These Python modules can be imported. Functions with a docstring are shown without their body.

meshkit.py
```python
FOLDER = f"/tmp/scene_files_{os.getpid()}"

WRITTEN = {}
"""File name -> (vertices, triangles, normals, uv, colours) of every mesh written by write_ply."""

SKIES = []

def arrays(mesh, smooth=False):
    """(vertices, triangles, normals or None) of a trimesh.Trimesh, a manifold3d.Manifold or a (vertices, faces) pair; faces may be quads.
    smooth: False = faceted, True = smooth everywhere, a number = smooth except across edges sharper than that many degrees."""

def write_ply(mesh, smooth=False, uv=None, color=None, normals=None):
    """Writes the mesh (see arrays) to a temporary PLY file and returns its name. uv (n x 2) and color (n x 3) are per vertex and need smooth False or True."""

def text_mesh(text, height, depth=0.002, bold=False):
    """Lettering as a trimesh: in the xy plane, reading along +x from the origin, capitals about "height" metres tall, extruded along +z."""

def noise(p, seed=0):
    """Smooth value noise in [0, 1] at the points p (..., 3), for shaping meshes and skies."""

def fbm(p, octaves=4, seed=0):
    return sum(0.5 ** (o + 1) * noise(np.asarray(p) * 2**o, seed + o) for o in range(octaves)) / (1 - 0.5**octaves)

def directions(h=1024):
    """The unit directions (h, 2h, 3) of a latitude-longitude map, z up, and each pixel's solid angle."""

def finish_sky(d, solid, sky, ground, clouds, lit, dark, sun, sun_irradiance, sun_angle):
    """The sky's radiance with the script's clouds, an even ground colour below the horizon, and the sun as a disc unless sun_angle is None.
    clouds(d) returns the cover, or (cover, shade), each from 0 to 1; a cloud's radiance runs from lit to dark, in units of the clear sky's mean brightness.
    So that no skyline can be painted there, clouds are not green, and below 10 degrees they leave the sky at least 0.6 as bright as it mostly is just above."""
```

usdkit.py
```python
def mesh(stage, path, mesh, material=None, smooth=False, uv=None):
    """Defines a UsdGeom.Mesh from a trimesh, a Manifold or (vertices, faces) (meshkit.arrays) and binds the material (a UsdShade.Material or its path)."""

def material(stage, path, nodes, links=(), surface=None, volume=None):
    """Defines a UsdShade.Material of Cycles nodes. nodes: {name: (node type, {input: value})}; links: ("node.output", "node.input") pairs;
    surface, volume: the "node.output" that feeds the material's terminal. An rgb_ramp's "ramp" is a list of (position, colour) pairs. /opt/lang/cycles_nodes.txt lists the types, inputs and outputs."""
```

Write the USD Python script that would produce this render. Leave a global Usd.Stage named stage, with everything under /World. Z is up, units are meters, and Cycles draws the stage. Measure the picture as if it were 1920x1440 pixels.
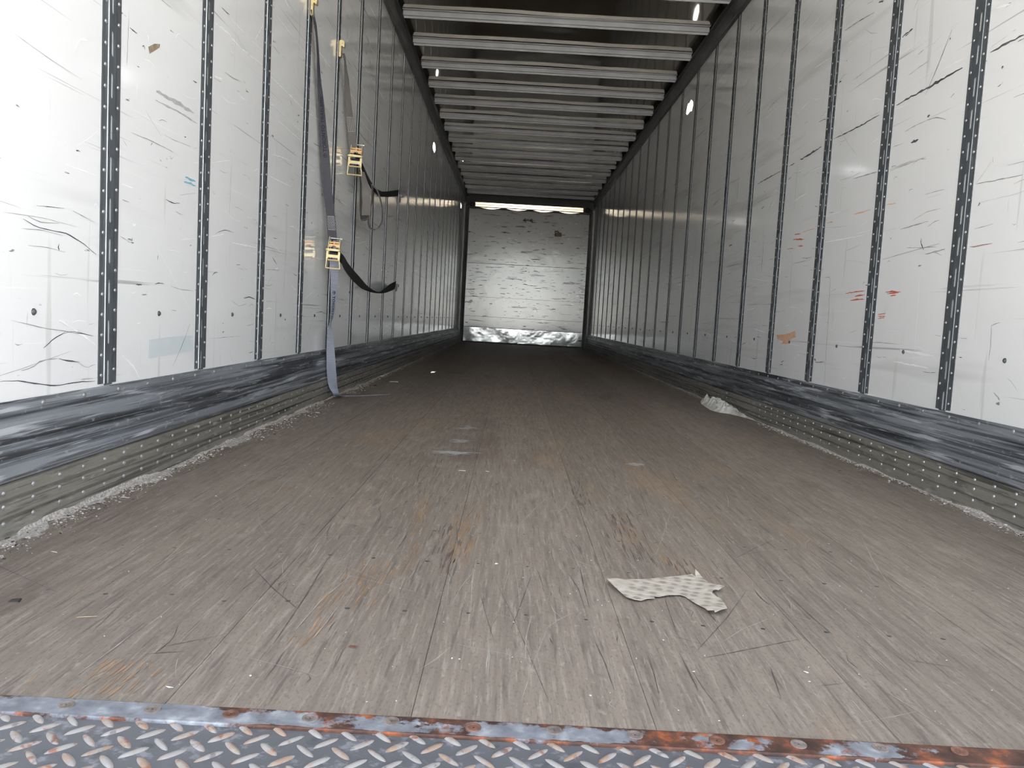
import math, random
import numpy as np
import trimesh, manifold3d, shapely
from shapely.geometry import Polygon, Point, box as sbox, LineString
from scipy.interpolate import PchipInterpolator
from pxr import Usd, UsdGeom, UsdLux, UsdShade, Gf, Sdf
import usdkit, meshkit

stage = Usd.Stage.CreateInMemory()
UsdGeom.SetStageUpAxis(stage, 'Z')
UsdGeom.SetStageMetersPerUnit(stage, 1.0)
UsdGeom.Xform.Define(stage, '/World')
UsdGeom.Scope.Define(stage, '/World/Looks')

# ------------------------------------------------------------------ camera, sky, exposure
CAM = (-0.2098, -0.967, 0.5051)
cam = UsdGeom.Camera.Define(stage, '/World/camera')
yaw, pitch, roll = 0.003778, -0.081827, 0.055837
fwd = np.array([math.sin(yaw) * math.cos(pitch), math.cos(yaw) * math.cos(pitch), math.sin(pitch)])
right = np.array([math.cos(yaw), -math.sin(yaw), 0.0])
up = np.cross(right, fwd)
rr = math.cos(roll) * right + math.sin(roll) * up
uu = -math.sin(roll) * right + math.cos(roll) * up
cam.AddTransformOp().Set(Gf.Matrix4d(*rr, 0, *uu, 0, *(-fwd), 0, *CAM, 1))
cam.CreateHorizontalApertureAttr(36.0)
cam.CreateVerticalApertureAttr(27.0)
cam.CreateFocalLengthAttr(36.0 * 1499.18 / 1920)
cam.CreateClippingRangeAttr(Gf.Vec2f(0.05, 500))
cam.CreateExposureAttr(1.32)

sky = UsdLux.DomeLight.Define(stage, '/World/sky')          # hazy daylight sky with thin even cloud
sky.CreateIntensityAttr(1.0)
SKY = usdkit.material(stage, '/World/Looks/hazy_sky', {
    'tc': ('texture_coordinate', {}), 's': ('sky_texture', {'sky_type': 'single_scattering', 'sun_disc': False, 'sun_elevation': 0.75, 'sun_rotation': 0.14, 'aerosol_density': 3.0}),
    'h': ('hsv', {'saturation': 0.45, 'value': 0.36}), 'n': ('noise_texture', {'scale': 2.2, 'detail': 5.0}), 'r': ('map_range', {'from_min': 0.35, 'from_max': 0.7, 'to_min': 0.15, 'to_max': 0.5, 'clamp': True}),
    'x': ('mix_color', {'b': (0.75, 0.76, 0.77), 'use_clamp': False}), 'b': ('background_shader', {'strength': 1.0})},
    [('s.color', 'h.color'), ('h.color', 'x.a'), ('tc.generated', 'n.vector'), ('n.fac', 'r.value'), ('r.result', 'x.fac'), ('x.result', 'b.color')], surface='b.background')
UsdShade.MaterialBindingAPI.Apply(sky.GetPrim()).Bind(SKY)
sun = UsdLux.DistantLight.Define(stage, '/World/sun')       # high sun ahead of the trailer: its open end looks out on a sunlit yard
sun.CreateIntensityAttr(60000)
sun.CreateAngleAttr(0.6)
sun.CreateColorAttr(Gf.Vec3f(1.0, 0.97, 0.93))
sun.AddRotateXYZOp().Set(Gf.Vec3f(-47, 0, 8))              # shines down and towards the rear

# ------------------------------------------------------------------ helpers
WL, WR, Y0, YE, ZT = -1.2378, 1.2378, 0.0, 14.4816, 2.675      # inner wall faces, sill, front wall, wall top
S, P0 = 0.6096, 1.0704                                           # post pitch and first post
used = {}

def numbered(parent, name):
    k = used.get((parent, name), 0)
    used[(parent, name)] = k + 1
    return f'{parent}/{name}' + (f'_{k:03d}' if k else '')

def data(prim, **kw):
    for k, v in kw.items():
        if v:
            prim.SetCustomDataByKey(k, v)
    return prim

def obj(name, mesh, mat, parent='/World', smooth=False, **kw):
    path = numbered(str(parent), name)
    m = usdkit.mesh(stage, path, mesh, mat, smooth=smooth)
    data(m.GetPrim(), **kw)
    return path

def thing(name, parent='/World', **kw):
    path = numbered(str(parent), name)
    x = UsdGeom.Xform.Define(stage, path)
    data(x.GetPrim(), **kw)
    return path

def cat(ms):
    return trimesh.util.concatenate([m for m in ms if m is not None])

def box(x0, x1, y0, y1, z0, z1):
    m = trimesh.creation.box([x1 - x0, y1 - y0, z1 - z0])
    m.apply_translation([(x0 + x1) / 2, (y0 + y1) / 2, (z0 + z1) / 2])
    return m

def extrude(poly, depth, axes, origin=0.0):
    """polygon in (a, b) extruded along the third axis; axes names where a, b and the depth go, e.g. 'yzx'."""
    gs = getattr(poly, 'geoms', [poly])
    m = cat([trimesh.creation.extrude_polygon(g, depth, engine='earcut') for g in gs if g.area > 0])
    v = np.array(m.vertices)
    out = np.zeros_like(v)
    for k, a in enumerate(axes):
        out[:, 'xyz'.index(a)] = v[:, k] + (origin if k == 2 else 0)
    m = trimesh.Trimesh(out, m.faces, process=False)
    if m.volume < 0:
        m.invert()
    return m

def cyl(a, b, r, n=12):
    return trimesh.creation.cylinder(r, segment=[a, b], sections=n)

def tube(pts, r, n=8):
    return cat([cyl(pts[i], pts[i + 1], r, n) for i in range(len(pts) - 1)] + [trimesh.creation.icosphere(1, r).apply_translation(p) for p in pts])

def dome_mesh(r, h, n=8):
    """a low rivet head on the plane z = 0."""
    prof = [(0.0, h), (0.55 * r, 0.82 * h), (0.9 * r, 0.4 * h), (r, 0.0)]
    v = [(0, 0, h)]
    for pr, pz in prof[1:]:
        v += [(pr * math.cos(t), pr * math.sin(t), pz) for t in np.arange(n) * 2 * math.pi / n]
    f = [(0, 1 + i, 1 + (i + 1) % n) for i in range(n)]
    for k in range(2):
        a, b = 1 + k * n, 1 + (k + 1) * n
        for i in range(n):
            j = (i + 1) % n
            f += [(a + i, b + i, b + j), (a + i, b + j, a + j)]
    return np.array(v, float), np.array(f)

def scatter(vf, mats):
    """copies of one small mesh joined into a single mesh."""
    v, f = vf
    V = np.concatenate([v @ R.T + t for R, t in mats])
    F = np.concatenate([f + k * len(v) for k in range(len(mats))])
    return V, F

TO_RIGHT = np.array([[0, 0, 1], [1, 0, 0], [0, 1, 0]], float)      # local z -> +x
TO_LEFT = np.array([[0, 0, -1], [-1, 0, 0], [0, 1, 0]], float)     # local z -> -x

def grid_mesh(nu, nv, fn):
    u, v = np.meshgrid(np.linspace(0, 1, nu), np.linspace(0, 1, nv), indexing='ij')
    P = fn(u.ravel(), v.ravel())
    i, j = np.meshgrid(np.arange(nu - 1), np.arange(nv - 1), indexing='ij')
    a = (i * nv + j).ravel()
    return P, np.vstack([np.stack([a, a + nv, a + nv + 1], 1), np.stack([a, a + nv + 1, a + 1], 1)])

class Ribbon:
    """A strip of webbing given by its two edges, sampled smoothly and given a thickness."""
    def __init__(self, edges, t=0.0022, flip=1, n=None):
        E = np.array(edges, float)
        c = E.mean(1)
        L = np.r_[0, np.cumsum(np.linalg.norm(np.diff(c, axis=0), axis=1))]
        self.A, self.B, self.L, self.t, self.flip = PchipInterpolator(L, E[:, 0]), PchipInterpolator(L, E[:, 1]), L[-1], t, flip
        self.n = n or max(12, int(L[-1] / 0.012))

    def at(self, u, v, h):
        u = np.clip(np.asarray(u, float), 0, self.L)[:, None]
        v, h = np.asarray(v, float)[:, None], np.asarray(h, float)[:, None]
        a, b = self.A(u[:, 0]), self.B(u[:, 0])
        d = 1e-3
        up_, dn = np.clip(u[:, 0] + d, 0, self.L), np.clip(u[:, 0] - d, 0, self.L)
        tan = (self.A(up_) + self.B(up_)) - (self.A(dn) + self.B(dn))
        nrm = np.cross(b - a, tan)
        nrm /= np.linalg.norm(nrm, axis=1, keepdims=True) + 1e-12
        return a + (b - a) * v + self.flip * nrm * h

    def mesh(self):
        U = np.linspace(0, self.L, self.n)
        ring = [(0, -.5), (0, .5), (.33, .55), (.67, .55), (1, .5), (1, -.5), (.67, -.55), (.33, -.55)]
        k = len(ring)
        P = np.concatenate([self.at(U, np.full(self.n, v), np.full(self.n, h * self.t)) for v, h in ring]).reshape(k, self.n, 3).transpose(1, 0, 2).reshape(-1, 3)
        F = []
        for i in range(self.n - 1):
            for j in range(k):
                q = (j + 1) % k
                F += [(i * k + j, i * k + q, (i + 1) * k + q), (i * k + j, (i + 1) * k + q, (i + 1) * k + j)]
        F += [(0, j + 1, j) for j in range(1, k - 1)]
        o = (self.n - 1) * k
        F += [(o, o + j, o + j + 1) for j in range(1, k - 1)]
        m = trimesh.Trimesh(P, F, process=False)
        m.fix_normals()
        return m

    def u_of_z(self, z):
        U = np.linspace(0, self.L, 400)
        C = (self.A(U) + self.B(U)) / 2
        return U[np.abs(C[:, 2] - z).argmin()]

    def print_on(self, m, u0, du, v0, dv):
        """wraps a flat mesh (x reading direction, y up, in metres) onto the ribbon's front."""
        p = np.array(m.vertices)
        w = np.linalg.norm(self.B(self.L / 2) - self.A(self.L / 2))
        P = self.at(u0 + du * p[:, 0], v0 + dv * p[:, 1] / 0.05, self.t * 0.56 + np.clip(p[:, 2], 0, 1) * 0.6)
        return trimesh.Trimesh(P, m.faces, process=False)

# ------------------------------------------------------------------ materials
def mat(name, nodes, links, surface):
    return usdkit.material(stage, f'/World/Looks/{name}', nodes, links, surface=surface)

def plain(name, color, rough=0.5, metal=0.0, spec=0.5, vary=0.25, scale=18.0, stretch=(1, 1, 1), bump=0.0):
    nodes = {'g': ('geometry', {}), 'm': ('mapping', {'scale': stretch}), 'n': ('noise_texture', {'scale': scale, 'detail': 5.0, 'roughness': 0.6}),
             'r': ('rgb_ramp', {'ramp': [(0.3, tuple(c * (1 - vary) for c in color)), (0.7, tuple(min(1, c * (1 + vary)) for c in color))]}),
             'p': ('principled_bsdf', {'roughness': rough, 'metallic': metal, 'specular_ior_level': spec})}
    links = [('g.position', 'm.vector'), ('m.vector', 'n.vector'), ('n.fac', 'r.fac'), ('r.color', 'p.base_color')]
    if bump:
        nodes['b'] = ('bump', {'strength': 1.0, 'distance': bump})
        links += [('n.fac', 'b.height'), ('b.normal', 'p.normal')]
    return mat(name, nodes, links, 'p.BSDF')

def streaks(i, scale, lo, hi, stretch, rot=(0, 0, 0), detail=3.0, loc=(0, 0, 0)):
    """nodes and links of a stretched noise, thresholded between lo and hi; the factor leaves as s<i>.result."""
    n = {f'm{i}': ('mapping', {'rotation': rot, 'scale': stretch, 'location': loc}), f'n{i}': ('noise_texture', {'scale': scale, 'detail': detail, 'roughness': 0.55}),
         f's{i}': ('map_range', {'from_min': lo, 'from_max': hi, 'to_min': 0.0, 'to_max': 1.0, 'clamp': True})}
    l = [('g.position', f'm{i}.vector'), (f'm{i}.vector', f'n{i}.vector'), (f'n{i}.fac', f's{i}.value')]
    return n, l

def layered(name, base, layers, rough=0.4, metal=0.0, spec=0.5, bump=None, rough_layers=None, base_nodes=None, gain=None):
    """base colour, then layers (i, scale, lo, hi, stretch, rot, amount, colour) mixed over it in turn."""
    nodes = {'g': ('geometry', {}), 'p': ('principled_bsdf', {'roughness': rough, 'metallic': metal, 'specular_ior_level': spec})}
    links, last = [], None
    for k, L in enumerate(layers):
        i, scale, lo, hi, stretch, rot, amount, colour = L[:8]
        n, l = streaks(i, scale, lo, hi, stretch, rot, L[8] if len(L) > 8 else 3.0, (k * 3.7, k * 1.3, k * 2.1))
        nodes.update(n)
        links += l
        nodes[f'a{i}'] = ('math', {'math_type': 'multiply', 'value2': amount})
        nodes[f'x{i}'] = ('mix_color', {'blend_type': 'mix', 'b': colour, **({'a': base} if last is None else {})})
        links += [(f's{i}.result', f'a{i}.value1'), (f'a{i}.value', f'x{i}.fac')]
        if last:
            links.append((last, f'x{i}.a'))
        last = f'x{i}.result'
    links.append((last, 'p.base_color'))
    if bump:
        src, dist = bump
        nodes['b'] = ('bump', {'strength': 1.0, 'distance': dist})
        links += [(src, 'b.height'), ('b.normal', 'p.normal')]
    return mat(name, nodes, links, 'p.BSDF')

# walls: white-painted sheet, glossy, scuffed along the trailer
PANEL = layered('painted_panel', (0.86, 0.86, 0.85), [
    (0, 1.3, 0.40, 0.70, (1, 0.7, 1), (0, 0, 0), 0.45, (0.78, 0.78, 0.77)),
    (1, 5.0, 0.58, 0.72, (1, 0.12, 1.6), (0.05, 0, 0), 0.5, (0.56, 0.555, 0.54)),
    (2, 9.0, 0.66, 0.72, (1, 0.10, 7.0), (0.03, 0, 0), 0.75, (0.40, 0.395, 0.385)),
    (3, 11.0, 0.66, 0.71, (1, 0.10, 9.0), (-0.09, 0, 0), 0.9, (0.88, 0.88, 0.87)),
    (4, 26.0, 0.72, 0.75, (1, 0.45, 1.6), (0, 0, 0), 0.85, (0.16, 0.155, 0.15)),
    (5, 16.0, 0.66, 0.72, (1, 1.2, 0.09), (0, 0, 0), 0.35, (0.50, 0.48, 0.44)),
], rough=0.11, spec=0.7, bump=('n0.fac', 0.004))
END = layered('front_sheet', (0.78, 0.78, 0.765), [
    (0, 2.0, 0.40, 0.70, (1, 1, 1), (0, 0, 0), 0.4, (0.66, 0.66, 0.65)),
    (1, 7.0, 0.62, 0.68, (0.35, 1, 3.0), (0, 0, 0), 0.8, (0.22, 0.21, 0.20)),
    (2, 16.0, 0.66, 0.70, (0.4, 1, 2.0), (0, 0, 0), 0.9, (0.06, 0.06, 0.06)),
    (3, 12.0, 0.68, 0.71, (0.7, 1, 1.4), (0, 0, 0), 1.0, (0.95, 0.95, 0.93)),
], rough=0.17, metal=0.30, spec=0.5, bump=('n0.fac', 0.004))
KICK_END = layered('bright_aluminium_sheet', (0.90, 0.91, 0.91), [
    (0, 3.0, 0.55, 0.75, (1, 1, 1.5), (0, 0, 0), 0.7, (0.35, 0.35, 0.35)),
    (1, 9.0, 0.62, 0.70, (0.5, 1, 2.0), (0, 0, 0), 0.9, (0.06, 0.06, 0.06)),
], rough=0.17, metal=0.75)
HEADER = plain('header_aluminium', (0.80, 0.71, 0.57), rough=0.26, metal=0.9, vary=0.08, scale=2.5, stretch=(1, 1, 6))
DARK_STEEL = plain('dark_galvanised_post', (0.085, 0.094, 0.101), rough=0.48, metal=0.15, vary=0.25, scale=30, stretch=(1, 1, 0.3))
LIT_EDGE_L = plain('painted_lit_edge_left', (0.78, 0.82, 0.83), rough=0.35, metal=0.2, vary=0.12, scale=30, stretch=(1, 1, 0.3))  # light caught by the left posts' door-facing steps, painted as pale metal
LIT_EDGE_R = plain('painted_lit_edge_right', (0.34, 0.36, 0.37), rough=0.4, metal=0.2, vary=0.15, scale=30, stretch=(1, 1, 0.3))  # the same painted light, dimmer, for the right posts
RIVET = plain('rivet_metal', (0.50, 0.50, 0.50), rough=0.28, metal=0.75, vary=0.2, scale=60)
RIVET_DARK = plain('rivet_dull', (0.34, 0.34, 0.33), rough=0.35, metal=0.6, vary=0.2, scale=60)
BOLT_DARK = plain('bolt_dull_black', (0.10, 0.10, 0.10), rough=0.4, metal=0.4)
SCUFF = layered('galvanised_scuff_band', (0.31, 0.33, 0.352), [
    (0, 2.4, 0.42, 0.62, (1, 0.35, 3.0), (0, 0, 0), 0.65, (0.15, 0.163, 0.178)),
    (1, 5.0, 0.49, 0.57, (1, 0.14, 7.0), (0.02, 0, 0), 0.92, (0.032, 0.033, 0.037)),
    (4, 14.0, 0.50, 0.58, (1, 0.12, 8.0), (-0.02, 0, 0), 0.70, (0.06, 0.062, 0.068)),
    (2, 10.0, 0.60, 0.67, (1, 0.25, 5.0), (0, 0, 0), 0.85, (0.60, 0.62, 0.65)),
    (5, 24.0, 0.60, 0.68, (1, 0.18, 6.0), (0.05, 0, 0), 0.7, (0.52, 0.54, 0.57)),
    (3, 60.0, 0.62, 0.70, (1, 0.5, 1.0), (0, 0, 0), 0.5, (0.50, 0.51, 0.53)),
], rough=0.40, metal=0.3, bump=('n0.fac', 0.006))
RAIL = layered('grimy_base_rail', (0.27, 0.255, 0.222), [
    (0, 2.2, 0.42, 0.66, (1, 0.5, 2.0), (0, 0, 0), 0.6, (0.165, 0.155, 0.135)),
    (1, 8.0, 0.54, 0.62, (1, 0.12, 9.0), (0, 0, 0), 0.8, (0.055, 0.053, 0.048)),
    (3, 28.0, 0.54, 0.64, (1, 0.3, 3.0), (0, 0, 0), 0.6, (0.09, 0.085, 0.075), 5.0),
    (2, 34.0, 0.60, 0.70, (1, 0.4, 1.5), (0, 0, 0), 0.6, (0.46, 0.44, 0.40), 5.0),
], rough=0.5, metal=0.25, bump=('n3.fac', 0.002))
SALT = plain('dried_salt_dust', (0.52, 0.485, 0.45), rough=0.95, vary=0.55, scale=160, bump=0.002)
TOPRAIL = plain('top_rail_steel', (0.12, 0.12, 0.115), rough=0.4, metal=0.35, vary=0.2, scale=6)
ROOF = plain('roof_sheet_aluminium', (0.62, 0.57, 0.49), rough=0.07, metal=0.95, vary=0.12, scale=1.2)
BOW = plain('roof_bow_steel', (0.47, 0.48, 0.48), rough=0.5, metal=0.2, vary=0.12, scale=5)
CORNER = plain('corner_post_metal', (0.24, 0.24, 0.24), rough=0.35, metal=0.5, vary=0.2, scale=6)
BLACK_IRON = plain('black_iron', (0.02, 0.02, 0.02), rough=0.45)
OUTSIDE = plain('outer_skin', (0.7, 0.7, 0.7), rough=0.4)
YARD = plain('yard_concrete', (0.42, 0.41, 0.39), rough=0.9, vary=0.15, scale=2)

# floor: worn laminated hardwood, grain and scrapes run along the trailer
def floor_mat(name, tone, shift):
    c = lambda r, g, b: (r * tone * 1.50, g * tone * 1.45, b * tone * 1.39)
    return layered(name, c(0.200, 0.174, 0.149), [
        (0, 1.6, 0.38, 0.66, (1.0, 0.30, 1), (0, 0, 0.02), 0.6, c(0.155, 0.133, 0.113)),
        (1, 95.0, 0.42, 0.62, (1.0, 0.05, 1), (0, 0, 0.00), 0.50, c(0.110, 0.095, 0.083), 4.0),
        (2, 150.0, 0.57, 0.67, (1.0, 0.06, 1), (0, 0, 0.04), 0.34, c(0.33, 0.30, 0.265), 3.0),
        (3, 120.0, 0.58, 0.67, (1.0, 0.07, 1), (0, 0, -0.12), 0.30, c(0.31, 0.28, 0.25), 3.0),
        (4, 105.0, 0.58, 0.68, (1.0, 0.06, 1), (0, 0, 0.10), 0.60, c(0.075, 0.067, 0.061), 3.0),
        (5, 5.0, 0.60, 0.72, (1.0, 0.25, 1), (0, 0, -0.04), 0.24, c(0.32, 0.20, 0.11), 6.0),
        (6, 4.4, 0.62, 0.70, (1.0, 0.25, 1), (0, 0, 0.03), 0.45, c(0.085, 0.058, 0.048), 6.0),
        (7, 70.0, 0.62, 0.72, (1.0, 0.5, 1), (0, 0, 0.0), 0.40, c(0.33, 0.30, 0.26), 4.0),
        (9, 260.0, 0.54, 0.66, (1.0, 0.35, 1), (0, 0, 0.2), 0.45, c(0.085, 0.077, 0.070), 3.0),
        (8, 9.0, 0.60, 0.72, (1.0, 0.6, 1), (0, 0, 0.0), 0.35, c(0.29, 0.265, 0.235), 7.0),
    ], rough=0.60, spec=0.35, bump=('n1.fac', 0.0008))
FLOORS = [floor_mat('worn_floor_wood', 1.0, 0), floor_mat('worn_floor_wood_darker', 0.94, 1), floor_mat('worn_floor_wood_lighter', 1.06, 2)]
JOINT = plain('joint_dirt', (0.09, 0.078, 0.068), rough=0.9)

GALV = layered('galvanised_sill_rusty', (0.40, 0.42, 0.46), [
    (0, 14.0, 0.40, 0.65, (1, 1, 1), (0, 0, 0), 0.5, (0.28, 0.30, 0.335)),
    (1, 30.0, 0.62, 0.70, (1, 1, 1), (0, 0, 0), 0.7, (0.62, 0.65, 0.70)),
], rough=0.5, metal=0.2)
gn = {'g': ('geometry', {}), 'sx': ('separate_xyz', {}), 'ra': ('map_range', {'from_min': -0.62, 'from_max': -0.44, 'to_min': -0.09, 'to_max': 0.012, 'clamp': True}), 'rb': ('map_range', {'from_min': 0.28, 'from_max': 0.50, 'to_min': 0.0, 'to_max': 0.11, 'clamp': True}), 'rc': ('map_range', {'from_min': -0.016, 'from_max': -0.002, 'to_min': 0.0, 'to_max': 0.11, 'clamp': True}), 'rf': ('map_range', {'from_min': -0.037, 'from_max': -0.0405, 'to_min': 0.0, 'to_max': 0.13, 'clamp': True}), 'rg': ('math', {'math_type': 'add'}), 'rd': ('math', {'math_type': 'add'}), 're': ('math', {'math_type': 'add'}),
      'n': ('noise_texture', {'scale': 9.0, 'detail': 6.0, 'roughness': 0.68}), 'ad': ('math', {'math_type': 'add'}),
      'edge': ('map_range', {'from_min': 0.52, 'from_max': 0.565, 'clamp': True}),
      'n2': ('noise_texture', {'scale': 26.0, 'detail': 5.0, 'roughness': 0.6}),
      'rust': ('rgb_ramp', {'ramp': [(0.40, (0.060, 0.032, 0.025)), (0.54, (0.14, 0.062, 0.040)), (0.63, (0.34, 0.10, 0.04)), (0.74, (0.42, 0.21, 0.085))]}),
      'n3': ('noise_texture', {'scale': 40.0, 'detail': 4.0}), 'zinc': ('rgb_ramp', {'ramp': [(0.35, (0.19, 0.20, 0.225)), (0.55, (0.28, 0.295, 0.325)), (0.72, (0.46, 0.48, 0.51))]}),
      'x': ('mix_color', {}), 'p': ('principled_bsdf', {'roughness': 0.6, 'metallic': 0.1}), 'b': ('bump', {'strength': 1.0, 'distance': 0.0015})}
SILL = mat('rusting_sill_bar', gn, [('g.position', 'sx.vector'), ('sx.x', 'ra.value'), ('sx.x', 'rb.value'), ('sx.y', 'rc.value'), ('ra.result', 'rd.value1'), ('rb.result', 'rd.value2'), ('rd.value', 're.value1'), ('sx.y', 'rf.value'), ('rc.result', 'rg.value1'), ('rf.result', 'rg.value2'), ('rg.value', 're.value2'), ('g.position', 'n.vector'), ('n.fac', 'ad.value1'), ('re.value', 'ad.value2'), ('ad.value', 'edge.value'),
    ('g.position', 'n2.vector'), ('n2.fac', 'rust.fac'), ('g.position', 'n3.vector'), ('n3.fac', 'zinc.fac'), ('zinc.color', 'x.a'), ('rust.color', 'x.b'), ('edge.result', 'x.fac'), ('x.result', 'p.base_color'),
    ('n2.fac', 'b.height'), ('b.normal', 'p.normal')], 'p.BSDF')
TREAD = layered('tread_plate_steel', (0.165, 0.17, 0.185), [
    (0, 7.0, 0.38, 0.66, (1, 1, 1), (0, 0, 0), 0.6, (0.135, 0.14, 0.155)),
    (1, 55.0, 0.56, 0.66, (1, 1, 1), (0, 0, 0), 0.6, (0.38, 0.39, 0.43), 5.0),
    (2, 30.0, 0.60, 0.68, (1, 1, 1), (0, 0, 0), 0.5, (0.07, 0.07, 0.08), 4.0),
], rough=0.5, metal=0.25)
LUG = layered('tread_lug_worn', (0.42, 0.40, 0.385), [
    (0, 35.0, 0.48, 0.60, (1, 1, 1), (0, 0, 0), 0.8, (0.42, 0.28, 0.19), 4.0),
    (1, 60.0, 0.58, 0.66, (1, 1, 1), (0, 0, 0), 0.8, (0.34, 0.12, 0.06), 4.0),
    (2, 70.0, 0.60, 0.68, (1, 1, 1), (0, 0, 0), 0.6, (0.12, 0.10, 0.11), 4.0),
], rough=0.45, metal=0.2)
RUSTY = plain('rusty_screw', (0.20, 0.10, 0.07), rough=0.7, vary=0.5, scale=60)
RUSTY_GREY = plain('rusty_grey_screw', (0.24, 0.20, 0.18), rough=0.6, vary=0.4, scale=60)

WEB_SLATE = plain('slate_webbing', (0.078, 0.076, 0.092), rough=0.7, vary=0.15, scale=90, stretch=(1, 1, 6), bump=0.0006)
WEB_PALE = plain('pale_grey_webbing', (0.34, 0.36, 0.43), rough=0.7, vary=0.12, scale=60, stretch=(0.2, 0.2, 3), bump=0.0012)
WEB_BROWN = plain('brown_grey_webbing', (0.19, 0.175, 0.16), rough=0.7, vary=0.12, scale=90, stretch=(1, 1, 6), bump=0.0006)
WEB_BLACK = plain('black_webbing', (0.035, 0.034, 0.034), rough=0.75, vary=0.1, scale=90)
INK = plain('dark_print', (0.012, 0.013, 0.03), rough=0.6, vary=0.1)
THREAD = plain('white_thread', (0.62, 0.62, 0.64), rough=0.8, vary=0.1)
GOLD = plain('yellow_zinc', (0.86, 0.71, 0.40), rough=0.28, metal=0.75, vary=0.12, scale=40)
GOLD_ORANGE = plain('orange_zinc', (0.80, 0.47, 0.20), rough=0.32, metal=0.6, vary=0.15, scale=40)
SHINY = plain('bright_pin', (0.95, 0.93, 0.88), rough=0.2, metal=0.7)

MARK = {'dark': plain('scuff_dark', (0.085, 0.085, 0.10), rough=0.7, vary=0.5, scale=40, stretch=(1, 0.3, 2)), 'grey': plain('scuff_grey', (0.34, 0.335, 0.325), rough=0.6, vary=0.25, scale=40),
        'white': plain('scratch_white', (0.92, 0.92, 0.91), rough=0.4, vary=0.04), 'red': plain('scuff_red', (0.62, 0.17, 0.12), rough=0.6, vary=0.3, scale=50),
        'orange': plain('scuff_orange', (0.74, 0.45, 0.30), rough=0.6, vary=0.15, scale=50), 'blue': plain('scuff_blue', (0.22, 0.46, 0.58), rough=0.6, vary=0.2, scale=50),
        'smear': plain('smear_grey', (0.47, 0.465, 0.45), rough=0.6, vary=0.15, scale=30), 'brown': plain('scrape_brown', (0.33, 0.25, 0.22), rough=0.6, vary=0.25, scale=50)}
TAPE = plain('brown_tape', (0.30, 0.24, 0.17), rough=0.6, vary=0.4, scale=60)
PALE_BLUE = plain('clean_patch', (0.67, 0.72, 0.73), rough=0.3, vary=0.03)
cn = {'g': ('geometry', {}), 'm': ('mapping', {'rotation': (0, 0, 0.35)}), 'v': ('voronoi_texture', {'scale': 42.0, 'randomness': 0.35}), 'r': ('rgb_ramp', {'ramp': [(0.22, (0.40, 0.36, 0.30)), (0.36, (0.58, 0.53, 0.45)), (0.6, (0.64, 0.59, 0.505))]}),
      'm2': ('mapping', {'rotation': (0, 0, 0.5), 'scale': (1, 4, 1)}), 'n': ('noise_texture', {'scale': 26.0, 'detail': 3.0}), 'r2': ('rgb_ramp', {'ramp': [(0.40, (0.80, 0.80, 0.79)), (0.62, (1, 1, 1))]}),
      'x': ('mix_color', {'blend_type': 'multiply', 'fac': 1.0}), 'p': ('principled_bsdf', {'roughness': 0.7}), 'b': ('bump', {'strength': 1.0, 'distance': 0.002})}
PAPER = mat('embossed_paper', cn, [('g.position', 'm.vector'), ('m.vector', 'v.vector'), ('v.distance', 'r.fac'), ('g.position', 'm2.vector'), ('m2.vector', 'n.vector'), ('n.fac', 'r2.fac'),
    ('r.color', 'x.a'), ('r2.color', 'x.b'), ('x.result', 'p.base_color'), ('v.distance', 'b.height'), ('b.normal', 'p.normal')], 'p.BSDF')
WRAP = plain('crumpled_wrapper', (0.80, 0.76, 0.68), rough=0.3, vary=0.35, scale=14)
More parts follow.
